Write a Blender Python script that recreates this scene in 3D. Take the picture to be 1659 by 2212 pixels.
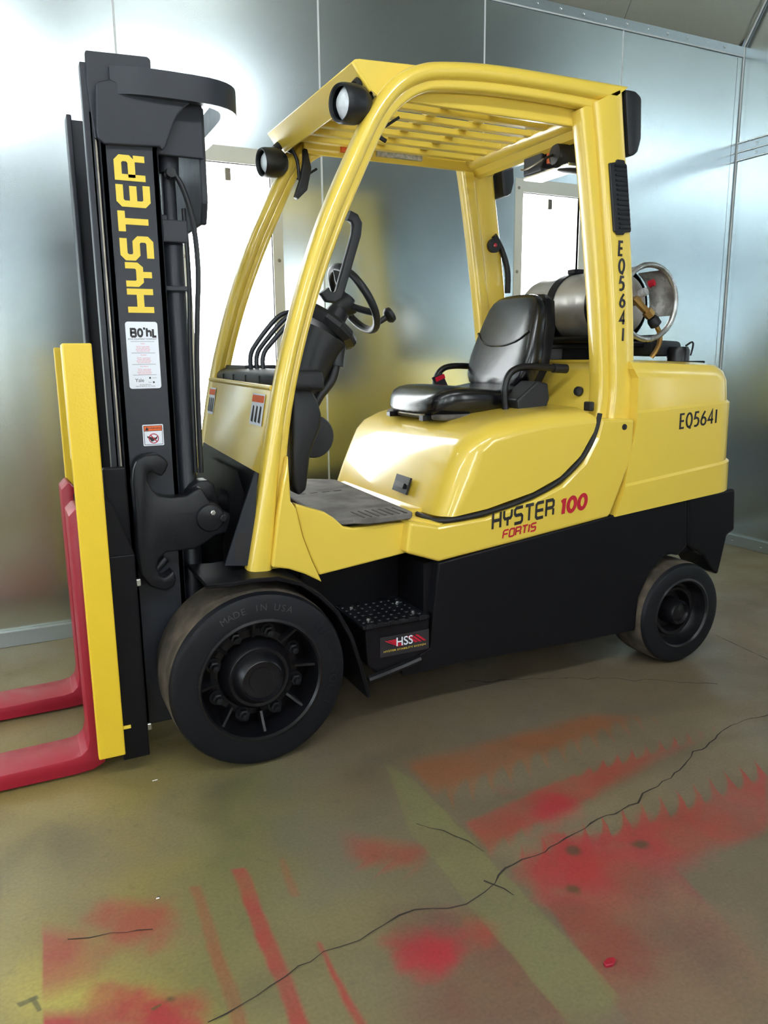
import bpy, bmesh, math, random
from mathutils import Vector, Matrix
random.seed(7)
S = bpy.context.scene
for o in list(bpy.data.objects): bpy.data.objects.remove(o)
C = S.collection

# ---------------- camera ----------------
cd = bpy.data.cameras.new('camera'); cam = bpy.data.objects.new('camera', cd); C.objects.link(cam)
cd.sensor_fit = 'VERTICAL'; cd.sensor_height = 36.0; cd.lens = 1661.0/2212.0*36.0
cam.matrix_world = Matrix(((0.8978493, 0.0959301, -0.4297256, 0.0000000), (-0.4401976, 0.1742288, -0.8808350, -2.1600000), (-0.0096280, 0.9800213, 0.1986594, 1.2600000), (0.0000000, 0.0000000, 0.0000000, 1.0000000)))
cd.clip_start = 0.05; cd.clip_end = 60
S.camera = cam
# ---------------- exposure / world ----------------
S.view_settings.view_transform = 'Standard'; S.view_settings.look = 'None'
S.view_settings.gamma = 1.0; S.view_settings.use_curve_mapping = False
S.view_settings.exposure = 0.28
W = bpy.data.worlds.new('world'); S.world = W; W.use_nodes = True
W.node_tree.nodes['Background'].inputs[0].default_value = (0.75, 0.85, 1.0, 1)
W.node_tree.nodes['Background'].inputs[1].default_value = 0.35
LAMP_E = 12.0     # tubes behind the wall windows
HIP_E = 24.0       # hip fixtures
def area(name, loc, rot, sx, sy, power, col=(1, 1, 1)):
    l = bpy.data.lights.new(name, 'AREA'); l.shape = 'RECTANGLE'; l.size = sx; l.size_y = sy; l.energy = power; l.color = col
    o = bpy.data.objects.new(name, l); C.objects.link(o); o.location = loc; o.rotation_euler = rot
    return o
# unseen cool area light inside the closed left end, out of frame
area('left_end_light', (-5.6, -0.7, 1.9), (0, math.radians(-90), 0), 2.6, 3.6, 110, (0.86, 0.93, 1.0))

# ---------------- materials ----------------
def mat(name, col, rough=0.5, metal=0.0, coat=0.0, noise=0.0, nscale=20, bump=0.0, bscale=60, spec=0.5, col2=None, cscale=6, cmin=.4, cmax=.65):
    m = bpy.data.materials.new(name); m.use_nodes = True; nt = m.node_tree; b = nt.nodes['Principled BSDF']
    b.inputs['Base Color'].default_value = (*col, 1); b.inputs['Roughness'].default_value = rough
    b.inputs['Metallic'].default_value = metal; b.inputs['Coat Weight'].default_value = coat
    b.inputs['Coat Roughness'].default_value = 0.07; b.inputs['Specular IOR Level'].default_value = spec
    tc = nt.nodes.new('ShaderNodeTexCoord')
    def nz(sc, det=4):
        n = nt.nodes.new('ShaderNodeTexNoise'); n.inputs['Scale'].default_value = sc; n.inputs['Detail'].default_value = det
        nt.links.new(tc.outputs['Object'], n.inputs['Vector']); return n
    if noise:
        n = nz(nscale); r = nt.nodes.new('ShaderNodeMapRange')
        r.inputs['To Min'].default_value = max(0, rough-noise); r.inputs['To Max'].default_value = min(1, rough+noise)
        r.inputs['From Min'].default_value = .3; r.inputs['From Max'].default_value = .7
        nt.links.new(n.outputs['Fac'], r.inputs['Value']); nt.links.new(r.outputs['Result'], b.inputs['Roughness'])
    if col2:
        n = nz(cscale, 6); r = nt.nodes.new('ShaderNodeMapRange'); r.inputs['From Min'].default_value = cmin; r.inputs['From Max'].default_value = cmax
        mx = nt.nodes.new('ShaderNodeMix'); mx.data_type = 'RGBA'
        mx.inputs['A'].default_value = (*col, 1); mx.inputs['B'].default_value = (*col2, 1)
        nt.links.new(n.outputs['Fac'], r.inputs['Value']); nt.links.new(r.outputs['Result'], mx.inputs['Factor'])
        nt.links.new(mx.outputs['Result'], b.inputs['Base Color'])
    if bump:
        n = nz(bscale, 3); bp = nt.nodes.new('ShaderNodeBump'); bp.inputs['Strength'].default_value = bump; bp.inputs['Distance'].default_value = 0.002
        nt.links.new(n.outputs['Fac'], bp.inputs['Height']); nt.links.new(bp.outputs['Normal'], b.inputs['Normal'])
    return m
def emis(name, col, e):
    m = bpy.data.materials.new(name); m.use_nodes = True; b = m.node_tree.nodes['Principled BSDF']
    b.inputs['Base Color'].default_value = (*col, 1); b.inputs['Emission Color'].default_value = (*col, 1); b.inputs['Emission Strength'].default_value = e
    return m
YEL = mat('yellow_paint', (0.80, 0.58, 0.075), .32, coat=.8)
YELB = mat('brushed_yellow_paint', (0.83, 0.57, 0.03), .38, coat=.3, noise=.08, bump=.35, bscale=160)
BLK = mat('gloss_black_paint', (0.006, 0.006, 0.008), .33, spec=.4)
BLS = mat('satin_black_paint', (0.006, 0.006, 0.008), .40, spec=.2)
MST = mat('charcoal_mast_paint', (0.020, 0.023, 0.031), .42, noise=.04, spec=.4, bump=.15, bscale=120)
CST = mat('rough_cast_black', (0.008, 0.009, 0.012), .38, noise=.06, bump=.35, bscale=60, spec=.3)
RUB = mat('tyre_rubber', (0.007, 0.008, 0.011), .5, noise=.06, bump=.15, bscale=90, spec=.25)
TRD = mat('worn_tread', (0.050, 0.040, 0.028), .85, bump=.8, bscale=60, col2=(0.115, 0.090, 0.062), cscale=14)
PLS = mat('black_plastic', (0.012, 0.013, 0.016), .45, bump=.2, bscale=300, spec=.4)
VIN = mat('black_vinyl', (0.006, 0.006, 0.008), .25, coat=.15, bump=.12, bscale=18)
SEAL = mat('rubber_seal', (0.012, 0.012, 0.012), .6)
MATF = mat('dusty_floor_mat', (0.16, 0.15, 0.14), .85, bump=.5, bscale=90, col2=(0.07, 0.065, 0.06), cscale=9)
RED = mat('red_fork_paint', (0.36, 0.010, 0.030), .42, noise=.06, bump=.2, bscale=90)
REDL = mat('red_lens', (0.55, 0.01, 0.03), .2)
REDD = mat('red_decal', (0.50, 0.01, 0.03), .45)
BLKD = mat('black_decal', (0.02, 0.018, 0.02), .5)
YELD = mat('yellow_decal', (0.85, 0.62, 0.06), .5)
WHT = mat('white_decal', (0.80, 0.84, 0.92), .4)
ORG = mat('orange_decal', (0.80, 0.14, 0.03), .5)
GRYD = mat('grey_decal', (0.35, 0.36, 0.36), .4, col2=(0.6, 0.6, 0.58), cscale=60)
PINK = mat('red_print', (0.75, 0.12, 0.18), .5)
LENS = mat('lamp_lens', (0.75, 0.80, 0.85), .15, coat=.5, bump=.4, bscale=300)
STL = mat('bare_steel', (0.62, 0.62, 0.60), .3, metal=1.0, noise=.1)
DST = mat('dirty_steel', (0.30, 0.27, 0.22), .4, metal=.9, noise=.1)
BRS = mat('brass', (0.50, 0.30, 0.10), .35, metal=.9, noise=.1)
ALU = mat('weathered_tank_metal', (0.52, 0.50, 0.47), .42, metal=.55, noise=.12, bump=.15, bscale=30, col2=(0.20, 0.18, 0.15), cscale=5, cmin=.45, cmax=.8)
ALUR = mat('collar_metal', (0.60, 0.60, 0.60), .3, metal=.85, noise=.1, col2=(0.3, 0.29, 0.27), cscale=20)
CHR = mat('polished_underside', (0.85, 0.87, 0.9), .18, metal=.9)
CAULK = mat('white_caulk', (0.62, 0.65, 0.66), .6)
CREAM = mat('cream_window_frame', (0.62, 0.63, 0.56), .45, noise=.05)
GLOW = emis('lit_diffuser', (0.93, 0.97, 1.0), LAMP_E)
GLOWH = emis('hip_lamp_diffuser', (0.90, 0.96, 1.0), HIP_E)
GLS = bpy.data.materials.new('window_glass'); GLS.use_nodes = True
_b = GLS.node_tree.nodes['Principled BSDF']; _b.inputs['Transmission Weight'].default_value = 1; _b.inputs['Roughness'].default_value = .02; _b.inputs['IOR'].default_value = 1.02
TAN = mat('tape_tan', (0.4, 0.3, 0.2), .7)

def galv(name, base, rough, streak=True, low_tint=None):
    m = bpy.data.materials.new(name); m.use_nodes = True; nt = m.node_tree; b = nt.nodes['Principled BSDF']; L = nt.links
    b.inputs['Metallic'].default_value = .92
    g = nt.nodes.new('ShaderNodeNewGeometry')
    mp = nt.nodes.new('ShaderNodeMapping'); mp.inputs['Scale'].default_value = (14, 14, 1.0); L.new(g.outputs['Position'], mp.inputs['Vector'])
    n = nt.nodes.new('ShaderNodeTexNoise'); n.inputs['Scale'].default_value = 1.6; n.inputs['Detail'].default_value = 5; L.new(mp.outputs[0], n.inputs['Vector'])
    n2 = nt.nodes.new('ShaderNodeTexNoise'); n2.inputs['Scale'].default_value = 1.1; n2.inputs['Detail'].default_value = 3; L.new(g.outputs['Position'], n2.inputs['Vector'])
    n3 = nt.nodes.new('ShaderNodeTexNoise'); n3.inputs['Scale'].default_value = 160; n3.inputs['Detail'].default_value = 2; L.new(g.outputs['Position'], n3.inputs['Vector'])
    r = nt.nodes.new('ShaderNodeMapRange'); r.inputs['From Min'].default_value = .3; r.inputs['From Max'].default_value = .7
    r.inputs['To Min'].default_value = rough-.02; r.inputs['To Max'].default_value = rough+.03; L.new(n2.outputs['Fac'], r.inputs['Value']); L.new(r.outputs[0], b.inputs['Roughness'])
    mx = nt.nodes.new('ShaderNodeMix'); mx.data_type = 'RGBA'
    mx.inputs['A'].default_value = (base[0]*.88, base[1]*.9, base[2]*.92, 1); mx.inputs['B'].default_value = (*base, 1)
    L.new(n2.outputs['Fac'], mx.inputs['Factor'])
    last = mx.outputs['Result']
    mx2 = nt.nodes.new('ShaderNodeMix'); mx2.data_type = 'RGBA'; mx2.blend_type = 'MULTIPLY'; mx2.inputs['Factor'].default_value = .12
    L.new(last, mx2.inputs['A'])
    cr = nt.nodes.new('ShaderNodeMapRange'); cr.inputs['From Min'].default_value = .35; cr.inputs['From Max'].default_value = .65; cr.inputs['To Min'].default_value = .5
    L.new(n3.outputs['Fac'], cr.inputs['Value']); L.new(cr.outputs[0], mx2.inputs['B']); last = mx2.outputs['Result']
    if low_tint:      # olive tint, patchy, stronger towards the bottom of the steel
        s = nt.nodes.new('ShaderNodeSeparateXYZ'); L.new(g.outputs['Position'], s.inputs[0])
        q = nt.nodes.new('ShaderNodeMapRange'); q.interpolation_type = 'SMOOTHSTEP'
        q.inputs['From Min'].default_value = 2.0; q.inputs['From Max'].default_value = .2; q.inputs['To Max'].default_value = low_tint[3]
        L.new(s.outputs['Z'], q.inputs['Value'])
        mu = nt.nodes.new('ShaderNodeMath'); mu.operation = 'MULTIPLY'; L.new(q.outputs[0], mu.inputs[0])
        q2 = nt.nodes.new('ShaderNodeMapRange'); q2.inputs['From Min'].default_value = .3; q2.inputs['From Max'].default_value = .62; L.new(n2.outputs['Fac'], q2.inputs['Value']); L.new(q2.outputs[0], mu.inputs[1])
        m3 = nt.nodes.new('ShaderNodeMix'); m3.data_type = 'RGBA'; L.new(mu.outputs[0], m3.inputs['Factor']); L.new(last, m3.inputs['A']); m3.inputs['B'].default_value = (*low_tint[:3], 1)
        last = m3.outputs['Result']
    L.new(last, b.inputs['Base Color'])
    bp = nt.nodes.new('ShaderNodeBump'); bp.inputs['Strength'].default_value = .06; bp.inputs['Distance'].default_value = .02
    L.new(n2.outputs['Fac'], bp.inputs['Height']); L.new(bp.outputs['Normal'], b.inputs['Normal'])
    return m
GALV = galv('galvanised_steel', (0.60, 0.67, 0.69), .23, low_tint=(0.42, 0.39, 0.24, .75))
GALVC = galv('galvanised_ceiling', (0.48, 0.46, 0.38), .38)
GALVT = galv('galvanised_trim', (0.55, 0.62, 0.66), .4)

# ---------------- geometry helpers ----------------
def link(name, bm, m, parent=None, smooth=False, ang=None):
    bmesh.ops.recalc_face_normals(bm, faces=bm.faces[:])
    me = bpy.data.meshes.new(name); bm.to_mesh(me); bm.free()
    o = bpy.data.objects.new(name, me); C.objects.link(o)
    if isinstance(m, (list, tuple)):
        for q in m: me.materials.append(q)
    else: me.materials.append(m)
    if smooth or ang:
        me.polygons.foreach_set('use_smooth', [True]*len(me.polygons))
        me.set_sharp_from_angle(angle=math.radians(ang or 40))
    if parent: o.parent = parent
    return o
def tag(o, label=None, cat=None, group=None, kind=None):
    if label: o['label'] = label
    if cat: o['category'] = cat
    if group: o['group'] = group
    if kind: o['kind'] = kind
    return o
def bmjoin(dst, src, mi=0):
    mp = {}
    for v in src.verts: mp[v] = dst.verts.new(v.co)
    for f in src.faces:
        try:
            nf = dst.faces.new([mp[v] for v in f.verts]); nf.material_index = mi or f.material_index
        except ValueError: pass
    src.free(); return dst
def bevel_edges(bm, edges, r, seg=3):
    if edges: bmesh.ops.bevel(bm, geom=edges, offset=r, segments=seg, affect='EDGES', profile=.5, clamp_overlap=True)
def bx(x0, x1, y0, y1, z0, z1, r=0, seg=2, bm=None):
    b = bmesh.new()
    bmesh.ops.create_cube(b, size=1)
    for v in b.verts: v.co = Vector(((x0+x1)/2+v.co.x*(x1-x0), (y0+y1)/2+v.co.y*(y1-y0), (z0+z1)/2+v.co.z*(z1-z0)))
    if r: bevel_edges(b, b.edges[:], r, seg)
    return bmjoin(bm, b) if bm is not None else b
def prism(pts, y0, y1, r=0, seg=2, bm=None, axis='y', ang=20):
    """polygon in xz (axis y), xy (axis z) or yz (axis x) extruded; bevels only the cap rims and sharp corners"""
    b = bmesh.new()
    def P(p, t):
        return Vector((p[0], t, p[1])) if axis == 'y' else (Vector((p[0], p[1], t)) if axis == 'z' else Vector((t, p[0], p[1])))
    va = [b.verts.new(P(p, y0)) for p in pts]; vb = [b.verts.new(P(p, y1)) for p in pts]
    n = len(pts)
    b.faces.new(va); b.faces.new(vb[::-1])
    for i in range(n): b.faces.new((va[i], vb[i], vb[(i+1) % n], va[(i+1) % n]))
    bmesh.ops.recalc_face_normals(b, faces=b.faces[:])
    if r:
        es = [e for e in b.edges if len(e.link_faces) == 2 and e.calc_face_angle(0) > math.radians(ang)]
        bevel_edges(b, es, r, seg)
    return bmjoin(bm, b) if bm is not None else b
def strip(outer, inner, y0, y1, f0=0, f1=1, r=.01, seg=3, bm=None, yoff=None):
    """band between two paired xz polylines, extruded in y, as a loft with rounded section"""
    n = len(outer); b = bmesh.new()
    rings = []
    for i in range(n):
        o = Vector((outer[i][0], 0, outer[i][1])); q = Vector((inner[i][0], 0, inner[i][1]))
        a = o.lerp(q, f0); c = o.lerp(q, f1); d = (c-a); w = d.length; d.normalize()
        rr = min(r, w*.49, abs(y1-y0)*.49)
        dy = yoff[i] if yoff else 0
        ring = []
        for cx_, cy_, a0 in ((w-rr, y0+rr, -90), (w-rr, y1-rr, 0), (rr, y1-rr, 90), (rr, y0+rr, 180)):
            for k in range(seg+1):
                t = math.radians(a0+90*k/seg)
                p = a+d*(cx_+rr*math.cos(t)); ring.append(b.verts.new((p.x, cy_+rr*math.sin(t)+dy, p.z)))
        rings.append(ring)
    m = len(rings[0])
    for i in range(n-1):
        for k in range(m): b.faces.new((rings[i][k], rings[i][(k+1) % m], rings[i+1][(k+1) % m], rings[i+1][k]))
    b.faces.new(rings[0]); b.faces.new(rings[-1][::-1])
    return bmjoin(bm, b) if bm is not None else b
def smooth_path(pts, it=2):
    pts = [Vector(p) for p in pts]
    for _ in range(it):
        q = [pts[0]]
        for a, c in zip(pts, pts[1:]): q += [a.lerp(c, .25), a.lerp(c, .75)]
        q.append(pts[-1]); pts = q
    return pts
def tube(pts, r, n=10, bm=None, it=2, r2=None, closed=False):
    P = smooth_path(pts, it) if it else [Vector(p) for p in pts]
    b = bmesh.new(); rings = []; up = Vector((0, 0, 1)); N = len(P); prev = None
    for i, p in enumerate(P):
        if closed: t = (P[(i+1) % N]-P[i-1]).normalized()
        else: t = (P[min(i+1, N-1)]-P[max(i-1, 0)]).normalized()
        if prev is None:
            s = t.cross(up) if abs(t.z) < .95 else t.cross(Vector((1, 0, 0)))
        else: s = prev-t*prev.dot(t)
        s.normalize(); prev = s; u = s.cross(t)
        rr = r if r2 is None else r+(r2-r)*i/(N-1)
        rings.append([b.verts.new(p+s*rr*math.cos(2*math.pi*k/n)+u*rr*math.sin(2*math.pi*k/n)) for k in range(n)])
    for i in range(N if closed else N-1):
        A, B = rings[i], rings[(i+1) % N]
        for k in range(n): b.faces.new((A[k], A[(k+1) % n], B[(k+1) % n], B[k]))
    if not closed: b.faces.new(rings[0]); b.faces.new(rings[-1][::-1])
    return bmjoin(bm, b) if bm is not None else b
def lathe(prof, origin, axis, n=48, bm=None, mi=None):
    """prof: (radius, distance along axis)"""
    b = bmesh.new(); ax = Vector(axis).normalized(); o = Vector(origin)
    s = ax.cross(Vector((0, 0, 1)) if abs(ax.z) < .9 else Vector((1, 0, 0))).normalized(); u = s.cross(ax)
    rings = []
    for r, h in prof:
        if r < 1e-5: rings.append([b.verts.new(o+ax*h)])
        else: rings.append([b.verts.new(o+ax*h+s*r*math.cos(2*math.pi*k/n)+u*r*math.sin(2*math.pi*k/n)) for k in range(n)])
    for i in range(len(rings)-1):
        A, B = rings[i], rings[i+1]
        for k in range(n):
            a, c = A[k % len(A)], A[(k+1) % len(A)]; d, e = B[(k+1) % len(B)], B[k % len(B)]
            vs = []
            for v in (a, c, d, e):
                if v not in vs: vs.append(v)
            if len(vs) > 2:
                f = b.faces.new(vs)
                if mi: f.material_index = mi[i]
    return bmjoin(bm, b) if bm is not None else b
def mirror(bm, yc=.535):
    b = bm.copy()
    for v in b.verts: v.co.y = 2*yc-v.co.y
    return b
def hexn(o, ax, r, h, bm=None): return lathe([(0, 0), (r, 0), (r, h), (r*.75, h*1.08), (0, h*1.08)], o, ax, n=6, bm=bm)
# stroke lettering in the xz plane (facing the camera side, -y)
G = {'H': (.8, [[(0, 0), (0, 1)], [(.8, 0), (.8, 1)], [(0, .5), (.8, .5)]]),
 'Y': (.8, [[(0, 1), (0, .58), (.12, .46), (.68, .46), (.8, .58), (.8, 1)], [(.4, .46), (.4, 0)]]),
 'S': (.8, [[(.82, 1), (.14, 1), (0, .88), (0, .64), (.14, .52), (.66, .52), (.8, .4), (.8, .12), (.66, 0), (-.02, 0)]]),
 'T': (.8, [[(-.04, 1), (.84, 1)], [(.4, 1), (.4, 0)]]),
 'E': (.76, [[(.8, 1), (.14, 1), (0, .88), (0, .12), (.14, 0), (.8, 0)], [(0, .5), (.76, .5)]]),
 'R': (.8, [[(0, 0), (0, 1), (.66, 1), (.8, .88), (.8, .62), (.66, .5), (0, .5)], [(.8, .42), (.8, 0)]]),
 'F': (.76, [[(.8, 1), (.14, 1), (0, .88), (0, 0)], [(0, .5), (.72, .5)]]),
 'O': (.8, [[(.14, 0), (.66, 0), (.8, .12), (.8, .88), (.66, 1), (.14, 1), (0, .88), (0, .12), (.14, 0)]]),
 'I': (.1, [[(.05, 0), (.05, 1)]]),
 'e': (.34, [[(.34, 1), (0, 1), (0, 0), (.34, 0)], [(0, .5), (.32, .5)]]),
 'q': (.5, [[(.25+.25*math.cos(t*math.pi/9), .5+.5*math.sin(t*math.pi/9)) for t in range(19)], [(.22, .0), (.42, -.1)]]),
 '5': (.42, [[(.4, 1), (.1, 1), (.04, .56), (.2, .6), (.36, .52), (.42, .32), (.36, .1), (.2, 0), (0, .02)]]),
 '6': (.46, [[(.34, 1), (.12, .66), (.02, .34)], [(.23+.22*math.cos(t*math.pi/8), .28+.27*math.sin(t*math.pi/8)) for t in range(17)]]),
 '4': (.46, [[(.34, 0), (.34, 1), (0, .3), (.46, .3)]]),
 'i': (.12, [[(.06, 0), (.06, 1)]]),
 '1': (.3, [[(-.02, .78), (.16, .9)], [(.2, 1), (.2, 0)]]),
 '0': (.66, [[(.33+.29*math.cos(t*math.pi/10), .5+.44*math.sin(t*math.pi/10)) for t in range(21)]]),
 'B': (.72, [[(0, 0), (0, 1), (.56, 1), (.68, .9), (.68, .62), (.56, .53), (0, .53)], [(.50, .53), (.72, .42), (.72, .1), (.6, 0), (0, 0)]]),
 'h': (.6, [[(0, 1.12), (0, 0)], [(0, .72), (.45, .72), (.6, .6), (.6, 0)]]),
 'L': (.5, [[(0, 1), (0, 0), (.5, 0)]]),
 'o': (.66, [[(.33+.33*math.cos(t*math.pi/8), .5+.48*math.sin(t*math.pi/8)) for t in range(17)]]),
 "'": (.02, [[(0, 1.22), (-.04, .92)]]),
 ' ': (.4, [])}
def ribbon(bm, pts, w, f, y, th):
    n = len(pts); closed = (abs(pts[0][0]-pts[-1][0]) < 1e-6 and abs(pts[0][1]-pts[-1][1]) < 1e-6)
    P = [Vector(p) for p in pts]; L = []; R = []
    for i in range(n):
        if closed: a = P[(i-1) % (n-1)] if i not in (0, n-1) else P[n-2]; c = P[i+1] if i < n-1 else P[1]
        else: a = P[i-1] if i else None; c = P[i+1] if i < n-1 else None
        d1 = (P[i]-a).normalized() if a is not None else None; d2 = (c-P[i]).normalized() if c is not None else None
        d = ((d1 or d2)+(d2 or d1)).normalized(); nn = Vector((-d.y, d.x)); k = 1/max(.5, nn.dot(Vector((-(d2 or d1).y, (d2 or d1).x))))
        L.append(P[i]+nn*w/2*k); R.append(P[i]-nn*w/2*k)
    va = [bm.verts.new(f(p, y-th)) for p in L]; vb = [bm.verts.new(f(p, y-th)) for p in R]
    wa = [bm.verts.new(f(p, y)) for p in L]; wb = [bm.verts.new(f(p, y)) for p in R]
    for i in range(n-1):
        bm.faces.new((va[i], vb[i], vb[i+1], va[i+1])); bm.faces.new((wa[i], va[i], va[i+1], wa[i+1])); bm.faces.new((vb[i], wb[i], wb[i+1], vb[i+1]))
def letters(name, s, org, rt, up, h, w, y, m, parent, shear=0, sx=1, gap=.28, th=.0012, yfun=None):
    bm = bmesh.new(); R = Vector(rt).normalized(); U = Vector(up).normalized(); x = 0
    for ch in s:
        wd, st = G[ch]
        for si, pl in enumerate(st):
            def f(p, yy, x=x):
                q = Vector(org)+R*((x+p.x*sx+shear*p.y)*h)+U*(p.y*h); return (q.x, (yy+(yfun(q) if yfun else 0)), q.y)
            ribbon(bm, pl, w/h, f, y-si*.00006, th)
        x += wd*sx+gap
    return link(name, bm, m, parent)
def text(name, s, org, rt, up, size, m, parent, off=0.0, align='CENTER', sx=1, bold=0, shear=0):
    """built-in font text as a flat mesh; org/rt/up are 3-D"""
    cu = bpy.data.curves.new(name, 'FONT'); cu.body = s; cu.size = size; cu.align_x = align; cu.align_y = 'CENTER'; cu.offset = bold; cu.shear = shear
    o = bpy.data.objects.new(name, cu); me = bpy.data.meshes.new_from_object(o); bpy.data.objects.remove(o); bpy.data.curves.remove(cu)
    R = Vector(rt).normalized(); U = Vector(up).normalized(); N = R.cross(U)
    for v in me.vertices: v.co = Vector(org)+R*v.co.x*sx+U*v.co.y+N*off
    q = bpy.data.objects.new(name, me); C.objects.link(q); me.materials.append(m); q.parent = parent; me.name = name
    return q
def quadplate(pts, n, th, bm=None):
    """planar polygon given by 3-D points thickened along n"""
    b = bmesh.new(); n = Vector(n).normalized()
    a = [b.verts.new(Vector(p)+n*th) for p in pts]; c = [b.verts.new(Vector(p)) for p in pts]
    b.faces.new(a); b.faces.new(c[::-1])
    for i in range(len(pts)): b.faces.new((a[i], a[(i+1) % len(pts)], c[(i+1) % len(pts)], c[i]))
    return bmjoin(bm, b) if bm is not None else b
def loft(rings, bm=None, cap=True):
    b = bmesh.new(); R = [[b.verts.new(p) for p in r] for r in rings]; m = len(R[0])
    for i in range(len(R)-1):
        for k in range(m): b.faces.new((R[i][k], R[i][(k+1) % m], R[i+1][(k+1) % m], R[i+1][k]))
    if cap: b.faces.new(R[0]); b.faces.new(R[-1][::-1])
    return bmjoin(bm, b) if bm is not None else b
def subsurf(o, n=2):
    md = o.modifiers.new('subdivision', 'SUBSURF'); md.levels = n; md.render_levels = n
    for p in o.data.polygons: p.use_smooth = True
    return o

# =====================================================================
# SETTING
# =====================================================================
WY = 1.53; WX = 4.30; FY = -2.9; LX = -6.0; HZ = 3.10
SEAMS = [4.25, 3.33, 2.405, 1.484, .565, -.355, -1.275, -2.195, -3.115, -4.035, -4.955, LX]
def struct(name, bm, m, parent=None, **k):
    o = link(name, bm, m, parent, **k)
    if not parent: o['kind'] = 'structure'
    return o
# ---- floor ----
def FLOOR_MATERIAL():
    m = bpy.data.materials.new('oversprayed_concrete'); m.use_nodes = True; nt = m.node_tree; L = nt.links; b = nt.nodes['Principled BSDF']
    g = nt.nodes.new('ShaderNodeNewGeometry')
    def noise(sc, det=4, dim=None):
        n = nt.nodes.new('ShaderNodeTexNoise'); n.inputs['Scale'].default_value = sc; n.inputs['Detail'].default_value = det; L.new(g.outputs['Position'], n.inputs['Vector']); return n
    def math_(op, a, c=None, clamp=False):
        n = nt.nodes.new('ShaderNodeMath'); n.operation = op; n.use_clamp = clamp
        for i, v in enumerate((a, c)):
            if v is None: continue
            if isinstance(v, (int, float)): n.inputs[i].default_value = v
            else: L.new(v, n.inputs[i])
        return n.outputs[0]
    nA = noise(9, 5); vs = nt.nodes.new('ShaderNodeVectorMath'); vs.operation = 'SUBTRACT'; L.new(nA.outputs['Color'], vs.inputs[0]); vs.inputs[1].default_value = (.5, .5, .5)
    v2 = nt.nodes.new('ShaderNodeVectorMath'); v2.operation = 'SCALE'; L.new(vs.outputs[0], v2.inputs[0]); v2.inputs['Scale'].default_value = .022
    v3 = nt.nodes.new('ShaderNodeVectorMath'); L.new(g.outputs['Position'], v3.inputs[0]); L.new(v2.outputs[0], v3.inputs[1]); pos = v3.outputs[0]
    WOB = math_('SUBTRACT', noise(7, 4).outputs['Fac'], .45); WOB = math_('MULTIPLY', WOB, 2.2)
    def dot(vec, off):
        d = nt.nodes.new('ShaderNodeVectorMath'); d.operation = 'DOT_PRODUCT'; L.new(pos, d.inputs[0]); d.inputs[1].default_value = (vec[0], vec[1], 0)
        return math_('SUBTRACT', d.outputs['Value'], off)
    def mix(a, fac, col):
        x = nt.nodes.new('ShaderNodeMix'); x.data_type = 'RGBA'; L.new(fac, x.inputs['Factor'])
        if isinstance(a, tuple): x.inputs['A'].default_value = (*a, 1)
        else: L.new(a, x.inputs['A'])
        x.inputs['B'].default_value = (*col, 1); return x.outputs['Result']
    def poly(pts, soft, comb=None):
        """convex mask; soft: one number or one per edge; comb: {edge: (amplitude, period)}"""
        n = len(pts); area = sum(pts[i][0]*pts[(i+1) % n][1]-pts[(i+1) % n][0]*pts[i][1] for i in range(n))
        sg = 1 if area > 0 else -1; out = None
        for i in range(n):
            a, c = Vector(pts[i]), Vector(pts[(i+1) % n]); d = (c-a).normalized(); nr = Vector((-d.y, d.x))*sg
            e = dot(nr, nr.dot(a))
            if comb and i in comb:
                A, p = comb[i]; s = dot(d, d.dot(a)); sk = math_('ADD', s, math_('MULTIPLY', e, .55))
                fr = math_('FRACT', math_('DIVIDE', sk, p)); tooth = math_('POWER', fr, 2.6); e = math_('ADD', e, math_('MULTIPLY', tooth, A))
            sf = soft[i] if isinstance(soft, (list, tuple)) else soft
            v = math_('ADD', math_('DIVIDE', e, sf), .5, True)
            out = v if out is None else math_('MULTIPLY', out, v)
        return out
    def blob(c, r, k=1.0):
        d = nt.nodes.new('ShaderNodeVectorMath'); d.operation = 'DISTANCE'; L.new(pos, d.inputs[0]); d.inputs[1].default_value = (c[0], c[1], 0)
        dd = math_('ADD', d.outputs['Value'], math_('MULTIPLY', WOB, r))
        q = nt.nodes.new('ShaderNodeMapRange'); q.interpolation_type = 'SMOOTHSTEP'; q.inputs['From Min'].default_value = r; q.inputs['From Max'].default_value = r*.15; q.inputs['To Max'].default_value = k
        L.new(dd, q.inputs['Value']); return q.outputs[0]
    def fac(mask, k, nz=None):
        f_ = math_('MULTIPLY', mask, k)
        if nz is not None: f_ = math_('MULTIPLY', f_, nz)
        return f_
    def nr(sc, lo, hi, a=.35, c=.65, det=5):
        n = noise(sc, det); q = nt.nodes.new('ShaderNodeMapRange'); q.inputs['From Min'].default_value = a; q.inputs['From Max'].default_value = c; q.inputs['To Min'].default_value = lo; q.inputs['To Max'].default_value = hi
        L.new(n.outputs['Fac'], q.inputs['Value']); return q.outputs[0]
    K = FLK
    def c_(r, g_, b_): return (r*K, g_*K, b_*K)
    MUST = c_(.43, .34, .12); OLV = c_(.25, .25, .10); BRN = c_(.27, .21, .13); GRY = c_(.25, .215, .165); REDC = c_(.56, .09, .07); RUST = c_(.42, .16, .07); BRED = c_(.62, .045, .07); TANC = c_(.40, .32, .20); LGRN = c_(.32, .32, .14); MAR = c_(.28, .11, .09); YLW = c_(.75, .62, .12)
    patch = nr(1.3, .35, 1, .3, .7); fine = nr(6, .6, 1.0)
    # mustard in the west, browner in the east
    s = nt.nodes.new('ShaderNodeSeparateXYZ'); L.new(g.outputs['Position'], s.inputs[0])
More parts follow.
